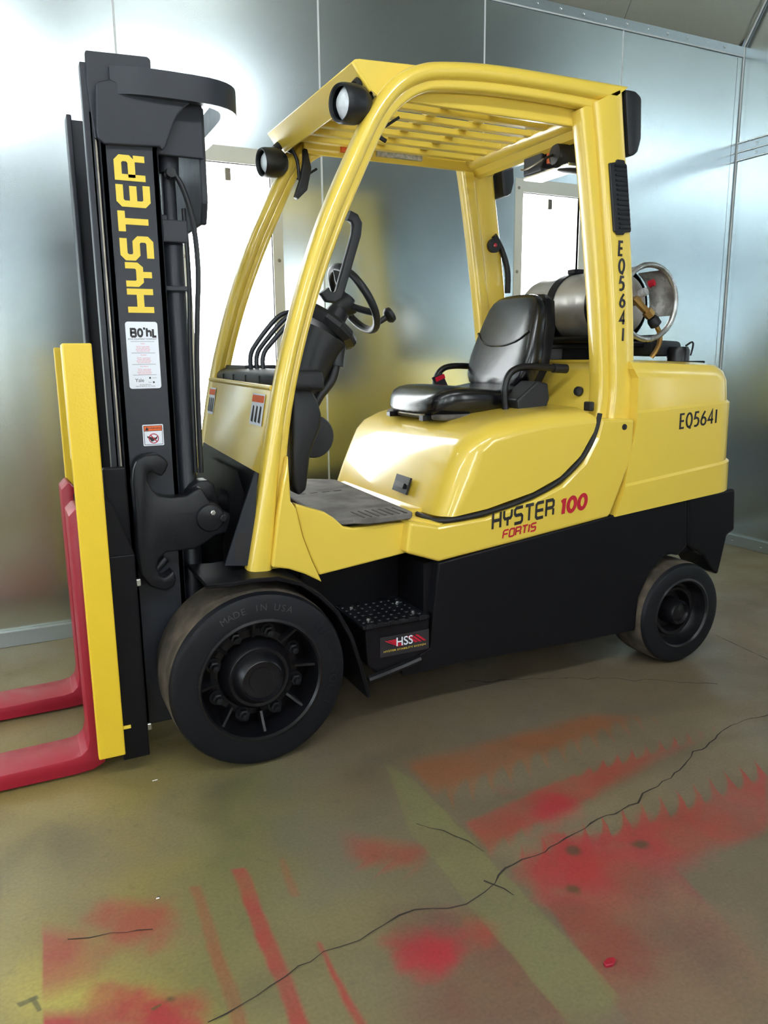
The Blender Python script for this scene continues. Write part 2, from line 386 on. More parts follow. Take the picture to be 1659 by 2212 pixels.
    q = nt.nodes.new('ShaderNodeMapRange'); q.interpolation_type = 'SMOOTHSTEP'; q.inputs['From Min'].default_value = .25; q.inputs['From Max'].default_value = 1.15; L.new(math_('ADD', s.outputs['X'], math_('MULTIPLY', patch, .25)), q.inputs['Value'])
    col = mix(MUST, q.outputs[0], BRN)
    col = mix(col, fac(nr(2.2, 0, .6, .45, .7), 1), GRY)
    # behind and beyond the truck: mustard again
    q = nt.nodes.new('ShaderNodeMapRange'); q.interpolation_type = 'SMOOTHSTEP'; q.inputs['From Min'].default_value = .3; q.inputs['From Max'].default_value = 1.0; q.inputs['To Max'].default_value = .8; L.new(s.outputs['Y'], q.inputs['Value'])
    col = mix(col, q.outputs[0], c_(.42, .35, .19))
    def P(mask, k, colr, n=None):
        nonlocal col
        col = mix(col, fac(mask, k, n), colr)
    P(poly([(0.4374, 0.1398), (0.7286, -0.0092), (0.3904, -0.9520), (0.1183, -0.8153), (0.2467, -0.4116)], .25), .8, OLV, fine)
    P(poly([(0.6407, -0.2543), (0.9480, -0.4108), (0.7566, -1.1359), (0.3265, -0.9199)], .2), .5, c_(.30, .27, .16), fine)
    P(poly([(-0.1228, -0.5230), (0.1039, -0.6653), (0.2145, -0.8636), (-0.1229, -0.6942)], [.14, .14, .1, .1]), .9, YLW, fine)
    P(poly([(-0.0381, -0.4520), (0.0629, -0.5268), (0.0405, -0.6606), (-0.0421, -0.6585)], [.05, .10, .06, .006]), .85, REDC, fine)
    P(poly([(-0.0444, -0.7073), (0.0405, -0.7500), (0.0349, -0.8058), (-0.0439, -0.7662)], [.03, .08, .02, .006]), .9, BRED)
    P(blob([(0.1298, -0.5447)][0], .17), .75, REDC); P(blob([(0.1496, -0.8108)][0], .13), .95, BRED); P(blob([(0.0650, -0.7623)][0], .1), .6, REDC)
    for a, k in (([(0.2903, -0.4620), (0.3156, -0.4692), (0.3076, -0.9370), (0.2771, -0.9273)], .75), ([(0.3979, -0.4451), (0.4332, -0.4550), (0.4138, -0.9903), (0.3806, -0.9793)], .8), ([(0.5145, -0.4595), (0.5318, -0.4599), (0.5226, -0.6162), (0.5001, -0.6138)], .6), ([(0.5006, -0.7707), (0.5097, -0.7753), (0.5101, -1.0329), (0.4905, -1.0231)], .8)):
        P(poly(a, [.01, .010, .01, .010]), min(1, k*1.2), RUST if k < .8 else REDC, nr(9, .65, 1))
    P(poly([(1.0288, -0.1947), (1.7882, -0.1970), (1.8895, -0.2735), (1.0283, -0.3770)], [.06, .03, .03, .03], {2: (.10, .075)}), .95, RUST, fine)
    P(poly([(1.0308, -0.3727), (1.8692, -0.2948), (2.4723, -0.3689), (2.2773, -0.5203), (1.1138, -0.4691)], .04), .3, TANC, fine)
    P(poly([(1.0338, -0.4853), (1.3776, -0.4934), (1.8628, -0.4196), (2.1369, -0.4481), (1.3444, -0.6179), (1.0156, -0.6542)], [.02, .02, .05, .05, .03, .02], {0: (.06, .060), 4: (.09, .065)}), .85, REDC, fine)
    P(blob([(1.2816, -0.5936)][0], .17), .85, BRED)
    P(poly([(1.0135, -0.6683), (2.0290, -0.5405), (2.1904, -0.5877), (2.0102, -0.7276), (1.0551, -0.7721)], .04), .5, TANC, fine)
    P(poly([(1.0601, -0.7845), (1.3669, -0.7701), (1.9638, -0.7637), (1.7406, -0.9369), (1.3725, -0.9428), (1.3293, -1.1886), (0.9784, -1.1843), (1.0143, -0.9172)], .03, None) if False else poly([(1.0601, -0.7845), (1.9638, -0.7637), (1.7316, -0.9439), (1.0143, -0.9172)], [.02, .02, .04, .03], {0: (.09, .070)}), .95, REDC, fine)
    P(poly([(1.0338, -0.8746), (1.3998, -0.9165), (1.3311, -1.1895), (0.9705, -1.1928)], [.06, .015, .09, .015]), .85, MAR, fine)
    P(poly([(1.0338, -0.8746), (1.3998, -0.9165), (1.3311, -1.1895), (0.9705, -1.1928)], [.06, .015, .3, .015]), .5, REDC, fine)
    P(blob([(1.1825, -0.8563)][0], .22), .9, BRED); P(blob([(1.3874, -0.8580)][0], .16), .7, BRED); P(blob([(1.2070, -0.7557)][0], .08), .6, BRED)
    P(poly([(0.7309, -0.7655), (0.8806, -0.8497), (0.8554, -1.2063), (0.5864, -1.0769)], [.05, .015, .08, .15]), .85, MAR, fine)
    P(blob([(0.7190, -0.8959)][0], .11), .95, BRED); P(blob([(0.8627, -0.9145)][0], .08), .7, REDC)
    P(poly([(0.7077, -0.4352), (0.8841, -0.5918), (0.8215, -0.6437), (0.6830, -0.5532)], .05, {2: (.05, .07)}), .75, REDC, fine)
    P(blob([(1.2781, -1.1083)][0], .4), .35, GRY); P(blob([(1.1808, -1.3108)][0], .5), .5, c_(.40, .26, .15)); P(blob([(0.6408, -0.4684)][0], .3), .25, c_(.22, .22, .18))
    P(poly([(0.9691, -0.1642), (1.0061, -0.3038), (0.9946, -1.1798), (0.9267, -1.2024), (0.8559, -1.1716), (0.8738, -0.5081)], [.02, .008, .02, .06, .008, .008]), .8, LGRN, nr(5, .55, 1))
    P(blob([(0.9040, -0.8529)][0], .1), .5, OLV)
    for a in ([(-0.0912, -0.6541), (-0.0522, -0.6534), (-0.0492, -0.6651), (-0.0865, -0.6690)], [(-0.0676, -0.6559), (-0.0557, -0.6568), (-0.0464, -0.6965), (-0.0557, -0.6980)], [(0.1443, -0.7899), (0.1673, -0.7866), (0.1679, -0.7931), (0.1474, -0.7976)]): P(poly(a, .004), .8, c_(.16, .15, .05))
    P(blob([(0.1860, -0.7834)][0], .018), .9, c_(.10, .09, .05)); P(blob([(1.2130, -0.7759)][0], .03), .8, c_(.10, .09, .06)); P(blob([(1.3855, -0.8354)][0], .03), .8, c_(.10, .10, .05)); P(blob([(1.1181, -0.8901)][0], .025), .8, c_(.12, .10, .05))
    # scuffs and tyre dirt
    P(nr(3.1, 0, .5, .55, .75), .7, c_(.12, .10, .085)); P(nr(26, 0, .6, .62, .8), .6, c_(.10, .085, .07))
    v = nt.nodes.new('ShaderNodeMix'); v.data_type = 'RGBA'; v.blend_type = 'MULTIPLY'; v.inputs['Factor'].default_value = .35; L.new(col, v.inputs['A']); L.new(nr(120, .5, 1, .3, .7, 2), v.inputs['B'])
    L.new(v.outputs['Result'], b.inputs['Base Color'])
    L.new(nr(4, .34, .58), b.inputs['Roughness'])
    bp = nt.nodes.new('ShaderNodeBump'); bp.inputs['Strength'].default_value = .25; bp.inputs['Distance'].default_value = .003; L.new(noise(35, 6).outputs['Fac'], bp.inputs['Height']); L.new(bp.outputs['Normal'], b.inputs['Normal'])
    return m
FLK = 0.66
FLOORM = FLOOR_MATERIAL()

fl = struct('floor', bx(LX-.1, WX+.1, FY-.1, WY+.3, -.1, 0), FLOORM)
CRK = mat('dark_crack', (0.035, 0.028, 0.024), .9)
def crack(pts, w, name='crack', jag=.006):
    bm = bmesh.new(); P = [Vector((p[0], p[1], 0)) for p in pts]; Q = []
    for a, c in zip(P, P[1:]):
        n = max(1, int((c-a).length/.03))
        for i in range(n): Q.append(a.lerp(c, i/n)+Vector((random.uniform(-jag, jag), random.uniform(-jag, jag), 0)))
    Q.append(P[-1]); A = []; B = []
    for i, p in enumerate(Q):
        d = (Q[min(i+1, len(Q)-1)]-Q[max(i-1, 0)]).normalized(); n = Vector((-d.y, d.x, 0)); ww = w*random.uniform(.4, 1.2)
        A.append(bm.verts.new(p+n*ww/2+Vector((0, 0, .0012)))); B.append(bm.verts.new(p-n*ww/2+Vector((0, 0, .0012))))
    for i in range(len(Q)-1): bm.faces.new((A[i], B[i], B[i+1], A[i+1]))
    link(name, bm, CRK, fl)
for pts in ([(0.2403, -0.8683), (0.3467, -0.8540), (0.4144, -0.8284), (0.5045, -0.8101), (0.5833, -0.8048), (0.6597, -0.7880), (0.7465, -0.7819), (0.8127, -0.8068), (0.8643, -0.8155), (0.9175, -0.8032), (0.9629, -0.7892), (0.9843, -0.7657), (1.0107, -0.7556), (1.1034, -0.7456), (1.1670, -0.7397), (1.2676, -0.7197), (1.3603, -0.6960), (1.4210, -0.7023), (1.5136, -0.6859), (1.5660, -0.6594), (1.7050, -0.6315), (1.7945, -0.6020), (1.8876, -0.5534), (1.9494, -0.5447), (2.0816, -0.4954), (2.1737, -0.4747), (2.3233, -0.4846)],):
    crack(pts, .0045)
crack([(1.5135, 0.2496), (1.6848, 0.1808), (1.9416, 0.0729), (2.0941, -0.0211), (2.2416, -0.1173), (2.3800, -0.2181)], .004, jag=.012)
crack([(2.8059, 0.1632), (2.7655, -0.1413)], .0045, 'floor_joint', jag=.0)
crack([(0.9436, -0.7738), (0.9694, -0.8149), (0.9750, -0.8449)], .004)
crack([(0.9056, -0.4889), (0.9575, -0.5506), (0.9915, -0.6134), (1.0029, -0.6736)], .003)
crack([(0.0154, -0.5184), (0.1003, -0.5425), (0.1863, -0.5700)], .003, jag=.004)

# ---- walls ----
def wallbox(name, x0, x1, y0, y1, z0, z1, m=GALV): return struct(name, bx(x0, x1, y0, y1, z0, z1), m)
wb = wallbox('wall_back', LX, WX+.1, WY+.17, WY+.22, 0, HZ)
WIN = [(SEAMS[i]+SEAMS[i+1])/2 for i in (1, 3, 5, 7, 9)]
WW, WZ0, WZ1 = .20, .90, 2.135      # half glass width, glass bottom and top
def wall_panel(x0, x1, win, yin, yout, parent, z0=.0, z1=HZ-.055):
    g = .0015
    if not win: b = bx(x0+g, x1-g, yin, yout, z0, z1)
    else:
        c = (x0+x1)/2; b = bmesh.new()
        bx(x0+g, c-WW, yin, yout, z0, z1, bm=b); bx(c+WW, x1-g, yin, yout, z0, z1, bm=b)
        bx(c-WW, c+WW, yin, yout, z0, WZ0, bm=b); bx(c-WW, c+WW, yin, yout, WZ1, z1, bm=b)
    return link('wall_panel', b, GALV, parent)
for i in range(len(SEAMS)-1):
    x1, x0 = SEAMS[i], SEAMS[i+1]
    wall_panel(x0, x1, i % 2 == 1, WY, WY+.02, wb)
    link('seam_caulk', bx(x0-.0045, x0+.0045, WY-.002, WY+.001, 0, HZ-.055, .001, 1), CAULK, wb)
wall_panel(4.25, WX, False, WY, WY+.02, wb)
# flange under the sloped panels, with its rivets
tr = struct('trim_1', bx(LX, WX, WY-.006, WY+.02, HZ-.053, HZ), GALVT)
link('seam_caulk', bx(LX, WX, WY-.009, WY-.004, HZ-.058, HZ-.050, .001, 1), CAULK, tr)
rv = bmesh.new(); lathe([(0, -.003), (.006, -.002), (.009, 0)], (0, 0, 0), (0, -1, 0), n=10, bm=rv); rv0 = link('rivet', rv, STL, tr, smooth=True); rv0.location = (4.12, WY-.008, HZ-.026)
for k in range(1, 22):
    o = rv0.copy(); C.objects.link(o); o.parent = tr; o.location = (4.12-k*.155, WY-.008, HZ-.026)
# base angle
for nm, b in (('baseboard_back', bx(LX, WX, WY-.03, WY, 0, .07, .002, 1)), ('baseboard_right', bx(WX-.03, WX, FY, WY-.03, 0, .07, .002, 1))):
    bb = struct(nm, b, GALVT)
    for k in range(16):
        o = rv0.copy(); C.objects.link(o); o.name = 'bolt_head'; o.parent = bb
        if nm.endswith('back'): o.location = (3.9-k*.46, WY-.031, .04)
        else: o.location = (WX-.032, 1.3-k*.22, .04); o.rotation_euler = (0, 0, math.radians(-90))
# lit windows in the back wall
def light_window(n, cx_, y, sgn, ry=.14):
    fr = bmesh.new(); fw = .05
    a, b_ = cx_-WW, cx_+WW; yo = y-sgn*.004
    for X0, X1, Z0, Z1 in ((a-fw, a+.001, WZ0-fw, WZ1+fw+.02), (b_-.001, b_+fw, WZ0-fw, WZ1+fw+.02), (a, b_, WZ0-fw, WZ0), (a, b_, WZ1, WZ1+fw+.02)):
        bx(X0, X1, min(yo, y+sgn*.001), max(yo, y+sgn*.001), Z0, Z1, bm=fr)
    f = struct('window_%d' % n, fr, CREAM)
    bk = bmesh.new(); d0, d1 = (y+.0, y+sgn*ry)
    lo, hi = min(d0, d1), max(d0, d1)
    bx(a-.02, a, lo, hi, WZ0, WZ1, bm=bk); bx(b_, b_+.02, lo, hi, WZ0, WZ1, bm=bk)
    bx(a, b_, lo, hi, WZ0-.02, WZ0, bm=bk); bx(a, b_, lo, hi, WZ1, WZ1+.02, bm=bk)
    link('lamp_housing', bk, CREAM, f)
    dy = y+sgn*(ry-.02); link('lit_diffuser', bx(a, b_, min(dy, dy+sgn*.01), max(dy, dy+sgn*.01), WZ0, WZ1), GLOW, f)
    gy = y+sgn*.006; link('glass_pane', bx(a, b_, min(gy, gy+sgn*.004), max(gy, gy+sgn*.004), WZ0, WZ1), GLS, f)
    link('spring_clip', bx(cx_-.014, cx_+.014, min(y+sgn*.012, y+sgn*.022), max(y+sgn*.012, y+sgn*.022), WZ1-.075, WZ1-.02, .004, 2), DST, f)
    for sx in (-1, 1):
        for z in (WZ1+.02, WZ1-.42, WZ0+.35, WZ0-.03):
            s = bmesh.new(); lathe([(0, -.004), (.007, -.003), (.009, 0)], (cx_+sx*(WW+.028), yo, z), (0, 1*sgn, 0), n=12, bm=s); link('screw', s, DST, f, smooth=True)
    return f
for n, c in enumerate(WIN): light_window(n+1, c, WY, 1)
# sloped panels, ceiling
HD, HH = .62, .98
def slope(name, y, sgn):
    root = struct(name, quadplate([(LX, y+sgn*.03, HZ), (WX, y+sgn*.03, HZ), (WX, y-sgn*HD+sgn*.03, HZ+HH), (LX, y-sgn*HD+sgn*.03, HZ+HH)], (0, sgn, .63*1), .02), GALVC)
    for i in range(len(SEAMS)-1):
        x1, x0 = SEAMS[i]-.0015, SEAMS[i+1]+.0015
        link('sloped_panel', quadplate([(x0, y, HZ), (x1, y, HZ), (x1, y-sgn*HD, HZ+HH), (x0, y-sgn*HD, HZ+HH)], (0, sgn*HH, HD), .02), GALVC, root)
    return root
slope('trim_2', WY, 1)
slope('trim_3', FY, -1)
struct('ceiling', bx(LX, WX+.1, FY+HD-.05, WY-HD+.05, HZ+HH, HZ+HH+.05), GALVC)
# right end wall with a riveted joint strip
wr = wallbox('wall_right', WX+.02, WX+.07, FY, WY+.2, 0, HZ+HH+.05)
for a, c in ((.62, WY), (-.3, .617), (-1.22, -.303), (-2.14, -1.223), (FY, -2.143)):
    link('wall_panel', bx(WX, WX+.02, a, c-.003, 0, 2.49), GALV, wr)
    link('wall_panel', bx(WX, WX+.02, a, c-.003, 2.492, HZ+HH), GALV, wr)
link('corner_caulk', bx(WX-.008, WX, WY-.01, WY-.001, .07, HZ, .002, 1), CAULK, wr)
link('corner_caulk', quadplate([(WX-.006, WY-.01, HZ), (WX-.006, WY+.002, HZ), (WX-.006, WY-HD, HZ+HH), (WX-.006, WY-HD-.014, HZ+HH)], (-1, 0, 0), .004), CAULK, wr)
js = link('joint_strip', bx(WX-.004, WX, FY, WY-.01, 2.44, 2.55, .001, 1), GALVT, wr)
for z in (2.492, 2.443, 2.547): link('joint_ridge', bx(WX-.012, WX-.003, FY, WY-.01, z-.004, z+.004, .002, 1), STL, wr)
for k in range(14):
    for dz in (-.025, .027):
        o = rv0.copy(); C.objects.link(o); o.name = 'rivet'; o.parent = wr; o.location = (WX-.006, 1.38-k*.21, 2.492+dz); o.rotation_euler = (0, 0, math.radians(-90))
# booth wall behind the camera, with its own lit windows
wf = wallbox('wall_front', LX, WX+.1, FY-.22, FY-.17, 0, HZ)
for i in range(len(SEAMS)-1): wall_panel(SEAMS[i+1], SEAMS[i], i % 2 == 1, FY-.02, FY, wf, z1=HZ)
for n, c in enumerate(WIN): light_window(n+6, c, FY, -1)
wl = wallbox('wall_left', LX-.07, LX-.02, FY, WY+.2, 0, HZ+HH+.05)
for a, c in ((.62, WY), (-.3, .617), (-1.22, -.303), (-2.14, -1.223), (FY, -2.143)): link('wall_panel', bx(LX-.02, LX, a, c-.003, 0, HZ+HH), GALV, wl)
# long lamps let into the sloped panels
def hip_lamp(x0, x1, y, sgn, t0=.36, t1=.64):
    def q(x, t, d): return (x, y-sgn*(HD*t)-sgn*d*.84, HZ+HH*t-d*.54)
    root = tag(link('hip_lamp', quadplate([q(x0, t0, .01), q(x1, t0, .01), q(x1, t1, .01), q(x0, t1, .01)], (0, -sgn*HH, -HD), .012), CREAM), 'long lamp fixture let into the sloped panel', 'lamp')
    e = .05; u = e/(HD+HH)
    link('lit_diffuser', quadplate([q(x0+e, t0+u, .024), q(x1-e, t0+u, .024), q(x1-e, t1-u, .024), q(x0+e, t1-u, .024)], (0, -sgn*HH, -HD), .003), GLOWH, root)
    return root
HL = [hip_lamp(-1.3, .45, FY, -1), hip_lamp(.95, 2.3, FY, -1), hip_lamp(-3.6, -2.0, FY, -1), hip_lamp(-1.7, -1.1, WY, 1)]  # last lamp is invented, kept short for its highlight on the hood
for o, t in zip(HL, ('long lamp in the slope over the camera, above the mast side', 'long lamp in the slope over the camera, above the driving seat', 'long lamp in the slope over the camera, nearest the left end', 'added short lamp in the slope over the back wall, ahead of the forks')):
    o['label'] = t; o['group'] = 'lamps in the sloped panels'

# =====================================================================
# FORKLIFT   (x rearwards, y away from the camera, z up)
# =====================================================================
YC = .535
F = bpy.data.objects.new('forklift', None); C.objects.link(F); F.location = (0, 0, 0)
tag(F, 'yellow and black forklift truck with red forks parked along the steel wall', 'forklift')
def part(name, bm, m, parent=None, **k): return link(name, bm, m, parent or F, **k)

# ---- wheels ----
def drive_wheel(cx_, cz, R, Wd, side):
    y0 = 0 if side > 0 else 2*YC; s = side
    prof = [(R*.70, .012), (R*.705, 0), (R*.92, 0), (R*.965, .006), (R*.99, .022), (R, .05), (R, Wd-.04), (R*.985, Wd-.01), (R*.9, Wd), (R*.7, Wd), (R*.70, .012)]
    t = part('drive_wheel', lathe(prof, (cx_, y0, cz), (0, s, 0), 72, mi=[0, 0, 0, 0, 1, 1, 1, 0, 0, 0]), [RUB, TRD], smooth=True, ang=35)
    # rim well, disc, hub
    pr = [(R*.705, -.002), (R*.675, -.004), (R*.655, .004), (R*.645, .05), (R*.62, .10), (R*.52, .088), (R*.50, .084), (R*.40, .082), (0, .082)]
    link('wheel_rim', lathe(pr, (cx_, y0, cz), (0, s, 0), 72), BLK, t, smooth=True, ang=30)
    pr = [(R*.42, .082), (R*.41, .07), (R*.36, .035), (R*.335, .028), (R*.30, .03), (R*.235, -.004), (R*.225, -.006), (R*.21, .010), (R*.14, .012), (R*.135, .009), (0, .009)]
    link('hub', lathe(pr, (cx_, y0, cz), (0, s, 0), 64), BLK, t, smooth=True, ang=30)
    for k in range(8):
        a = math.radians(22.5+45*k+3); r = R*.49; c = (cx_+r*math.cos(a), y0+s*.082, cz+r*math.sin(a))
        lathe_b = lathe([(0, 0), (.024, 0), (.024, -.006), (0, -.006)], c, (0, s, 0), 20)
        hexn((c[0], y0+s*.076, c[2]), (0, -s, 0), .018, .018, lathe_b)
        lathe([(0, 0), (.010, 0), (.010, .016), (0, .018)], (c[0], y0+s*.058, c[2]), (0, -s, 0), 12, lathe_b)
        link('wheel_nut', lathe_b, CST, t)
    for k in range(8):
        a = math.radians(-90+45*k+3); d = Vector((math.cos(a), 0, math.sin(a))); q = Vector((-math.sin(a), 0, math.cos(a)))*.004
        o = Vector((cx_, y0, cz)); P0 = o+d*R*.44+Vector((0, s*.055, 0)); P1 = o+d*R*.655+Vector((0, s*.028, 0)); P2 = o+d*R*.655+Vector((0, s*.095, 0)); P3 = o+d*R*.44+Vector((0, s*.084, 0))
        link('rim_rib', quadplate([p-q for p in (P0, P1, P2, P3)], q, .008), BLK, t)
    return t
RW = .283
dw = drive_wheel(.632, RW, RW, .24, 1)
drive_wheel(.632, RW, RW, .24, -1)
def arc_text(s, r, a0, da, size, parent, m):
    for i, ch in enumerate(s):
        if ch == ' ': continue
        a = math.radians(a0-da*i)
        text('moulded_letter', ch, (.632+r*math.cos(a), -.0003, RW+r*math.sin(a)), (math.sin(a), 0, -math.cos(a)), (math.cos(a), 0, math.sin(a)), size, m, parent, off=.0008)
LET = mat('raised_rubber', (0.045, 0.046, 0.052), .5)
arc_text('MADE IN USA', RW*.83, 118, 5.2, .030, dw, LET)
arc_text('SUPER SOLID', RW*.83, 40, 7.0, .036, dw, RUB)
def steer_wheel(cx_, cz, R, Wd, side):
    y0 = .005 if side > 0 else 2*YC-.005; s = side
    prof = [(R*.69, .01), (R*.70, 0), (R*.90, 0), (R*.95, .005), (R*.985, .018), (R, .04), (R, Wd-.03), (R*.97, Wd), (R*.7, Wd), (R*.69, .01)]
    t = part('steer_wheel', lathe(prof, (cx_, y0, cz), (0, s, 0), 64, mi=[0, 0, 0, 0, 1, 1, 0, 0, 0]), [RUB, TRD], smooth=True, ang=35)
    pr = [(R*.70, .0), (R*.66, -.003), (R*.63, .004), (R*.60, .04), (R*.55, .055), (R*.50, .056), (R*.47, .044), (R*.42, .045), (R*.38, .075), (R*.36, .085), (R*.26, .082), (R*.24, .02), (R*.21, .008), (R*.19, .008), (R*.17, .018), (R*.1, .014), (0, .008)]
    link('wheel_rim', lathe(pr, (cx_, y0, cz), (0, s, 0), 64), BLK, t, smooth=True, ang=30)
    return t
steer_wheel(2.412, .213, .213, .20, 1); steer_wheel(2.412, .213, .213, .20, -1)
part('front_axle', lathe([(0, 0), (.09, 0), (.09, .6), (0, .6)], (.632, .235, RW), (0, 1, 0), 24), CST)
part('steer_axle', bx(2.33, 2.48, .2, 2*YC-.2, .16, .27, .01), CST)

# ---- chassis ----
def mirrored(name, fn, m, **k):
    b = fn(); c = mirror(b); a = part(name, b, m, **k); d = part(name, c, m, **k); return a, d
# side skirt behind the step (with the steer wheel opening)
SK = [(1.2827, 0.5646), (2.0416, 0.6519), (2.4363, 0.6924), (2.4559, 0.4843), (2.4098, 0.4509), (2.3446, 0.4667), (2.2623, 0.4021), (2.2082, 0.3036), (2.1987, 0.1645), (1.9324, 0.1664), (1.3840, 0.1815), (1.1414, 0.1772), (1.1380, 0.2152), (1.2471, 0.2625), (1.2597, 0.3755)]
mirrored('side_skirt', lambda: prism(SK, .045, .075, .006, 2, ang=35), BLS)
part('main_frame', prism([(1.24, .19), (2.15, .19), (2.15, .45), (2.7, .45), (2.7, .62), (2.04, .63), (1.24, .56)], .076, 2*YC-.076), BLS)
part('front_frame', prism([(.60, .13), (1.02, .16), (1.24, .19), (1.24, .585), (.86, .55), (.72, .66), (.66, .90), (.60, .66)], .28, 2*YC-.28), BLS)
# recess behind the step
part('step_well', bx(.86, 1.27, .27, .30, .30, .60, .004), BLS)
mirrored('skirt_front_face', lambda: quadplate([(1.245, .27, .39), (1.245, .27, .598), (1.288, .052, .578), (1.258, .052, .385)], (1, .2, 0), .02), BLS)
def stepbox():
    b = prism([(0.9939, 0.3848), (1.2384, 0.3869), (1.2350, 0.2649), (1.1302, 0.2223), (1.0374, 0.2155), (1.0036, 0.2468)], .03, .30, .006, 2)
    return b
mirrored('step_box', stepbox, BLS)
def steptread():
    b = bx(.985, 1.235, .022, .275, .378, .392, .003, 1)
    for i in range(6): bx(.995+i*.04, 1.02+i*.04, .018, .034, .380, .397, .002, 1, b)
    for i in range(8):
        for j in range(6):
            x = 1.0+i*.03; y = .055+j*.035
            lathe([(0, .004), (.006, .003), (.008, 0)], (x, y, .392), (0, 0, 1), 8, b)
    return b
mirrored('step_tread', steptread, CST)
for x, y in ((1.03, .08), (1.03, .22), (1.20, .08), (1.20, .20)): part('tread_bolt', hexn((x, y, .392), (0, 0, 1), .009, .006), STL)
part('lower_step_rail', tube([(1.00, .02, .205), (1.10, .02, .222), (1.20, .03, .238)], .013, 8, it=1), BLK, smooth=True)
# counterweight lower part and legs
CWL = [(2.4471, 0.6906), (2.7236, 0.7016), (2.7390, 0.5206), (2.6966, 0.5011), (2.6595, 0.3333), (2.6244, 0.3523), (2.5620, 0.4308), (2.4668, 0.4819)]
mirrored('counterweight_leg', lambda: prism(CWL, .05, .22, .012, 3, ang=35), BLS)
part('counterweight_base', prism([(2.43, .50), (2.71, .50), (2.725, .70), (2.43, .69)], .20, 2*YC-.20, .01), BLS)
part('tow_bracket', bx(2.66, 2.75, YC-.09, YC+.09, .33, .52, .01), CST)

# ---- fenders ----
def fender():
    P = [(0.4816, 0.6091), (0.5559, 0.6042), (0.6243, 0.6077), (0.6999, 0.6031), (0.7739, 0.5751), (0.8419, 0.5245), (0.8991, 0.4603), (0.9460, 0.3708), (0.9774, 0.2687), (1.0060, 0.1512)]
    Q = [(x, z-.014) for x, z in P[:5]]+[(x-.012, z-.008) for x, z in P[5:]]
    return strip(P, Q, .015, .27, 0, 1, .003, 1)
fn = fender(); part('fender', mirror(fn), BLS, smooth=True, ang=35); part('fender', fn, BLS, smooth=True, ang=35)
b = prism([(0.6723, 0.9139), (0.6810, 0.9103), (0.6502, 0.6189), (0.5639, 0.6302)], .12, .128); part('pillar_gusset', b, MST)
part('gusset_slot', prism([(0.6120, 0.7309), (0.6296, 0.7319), (0.6332, 0.7138), (0.6257, 0.6480), (0.6133, 0.6361), (0.5974, 0.6412), (0.5990, 0.7030)], .1185, .1195), BLKD)
part('gusset_foot', bx(.555, .68, .06, .20, .585, .600, .003, 1), MST)
part('bulkhead', quadplate([(.70, .16, .90), (.70, .93, .93), (.60, .93, .50), (.60, .16, .50)], (1, 0, -.2), .02), BLS)

# ---- yellow lower body ----
FP = [(0.7953, 0.8042), (0.7777, 0.8280), (0.7733, 0.9596), (0.7610, 0.9532), (0.7242, 0.9270), (0.6444, 0.6216), (0.7115, 0.6098), (0.7649, 0.5982), (0.8189, 0.5740), (0.8771, 0.5347), (0.8470, 0.6090), (0.8150, 0.6971)]
mirrored('cowl_side_panel', lambda: prism([(0.7663, 0.9643), (0.7701, 0.8195), (0.7875, 0.7944), (0.8060, 0.7033), (0.8347, 0.6211), (0.8674, 0.5443), (0.8098, 0.5801), (0.7563, 0.6040), (0.7007, 0.6173), (0.7247, 0.7713), (0.7470, 0.8854)], .075, .11, .006, 2, ang=35), YEL)
mirrored('step_side_panel', lambda: prism([(0.7873, 0.8096), (0.8408, 0.7897), (0.8860, 0.7733), (0.9190, 0.7502), (0.9508, 0.7194), (0.9851, 0.7095), (1.1959, 0.7109), (1.1795, 0.6013), (0.8627, 0.5659), (0.8359, 0.6282), (0.8114, 0.6996)], .09, .13, .006, 2, ang=35), YEL)
def belt():
    P = [(1.1720, 0.7203), (1.2820, 0.6945), (1.4721, 0.7041), (1.6691, 0.7453), (1.8024, 0.7917), (1.8995, 0.8668), (1.9556, 0.9577), (1.9736, 1.0251), (2.0744, 1.0207), (2.1365, 1.0180), (2.1334, 0.8684), (2.0872, 0.7647), (2.0431, 0.6644), (2.0303, 0.6494), (1.6330, 0.6042), (1.2864, 0.5674), (1.1577, 0.6127)]
    return prism(P, .045, .20, .012, 3, ang=50)
mirrored('side_body_panel', belt, YEL)
part('body_core', bx(1.19, 2.10, .18, 2*YC-.18, .58, .73, .01), YEL)
part('belt_front', quadplate([(1.165, .14, .60), (1.19, .10, .725), (1.29, .052, .70), (1.275, .052, .578)], (1, .5, 0), .02), YEL)
# floor mat
part('floor_plate', bx(.90, 1.20, .13, 2*YC-.13, .700, .722), BLS)
mt = prism([(.905, .10), (.945, .095), (.99, .012+.08), (1.03, .062), (1.19, .072), (1.21, .10), (1.25, 2*YC-.2), (1.16, 2*YC-.12), (.95, 2*YC-.12), (.93, .5)], .722, .742, .004, 1, axis='z')
mt = part('floor_mat', mt, MATF)
for i in range(7): link('mat_groove', bx(1.02+i*.026, 1.026+i*.026, .085, .19, .742, .7435), SEAL, mt)
for i in range(4): link('mat_groove', bx(.98+i*.05, 1.01+i*.05, .60, .606, .742, .7435), SEAL, mt)

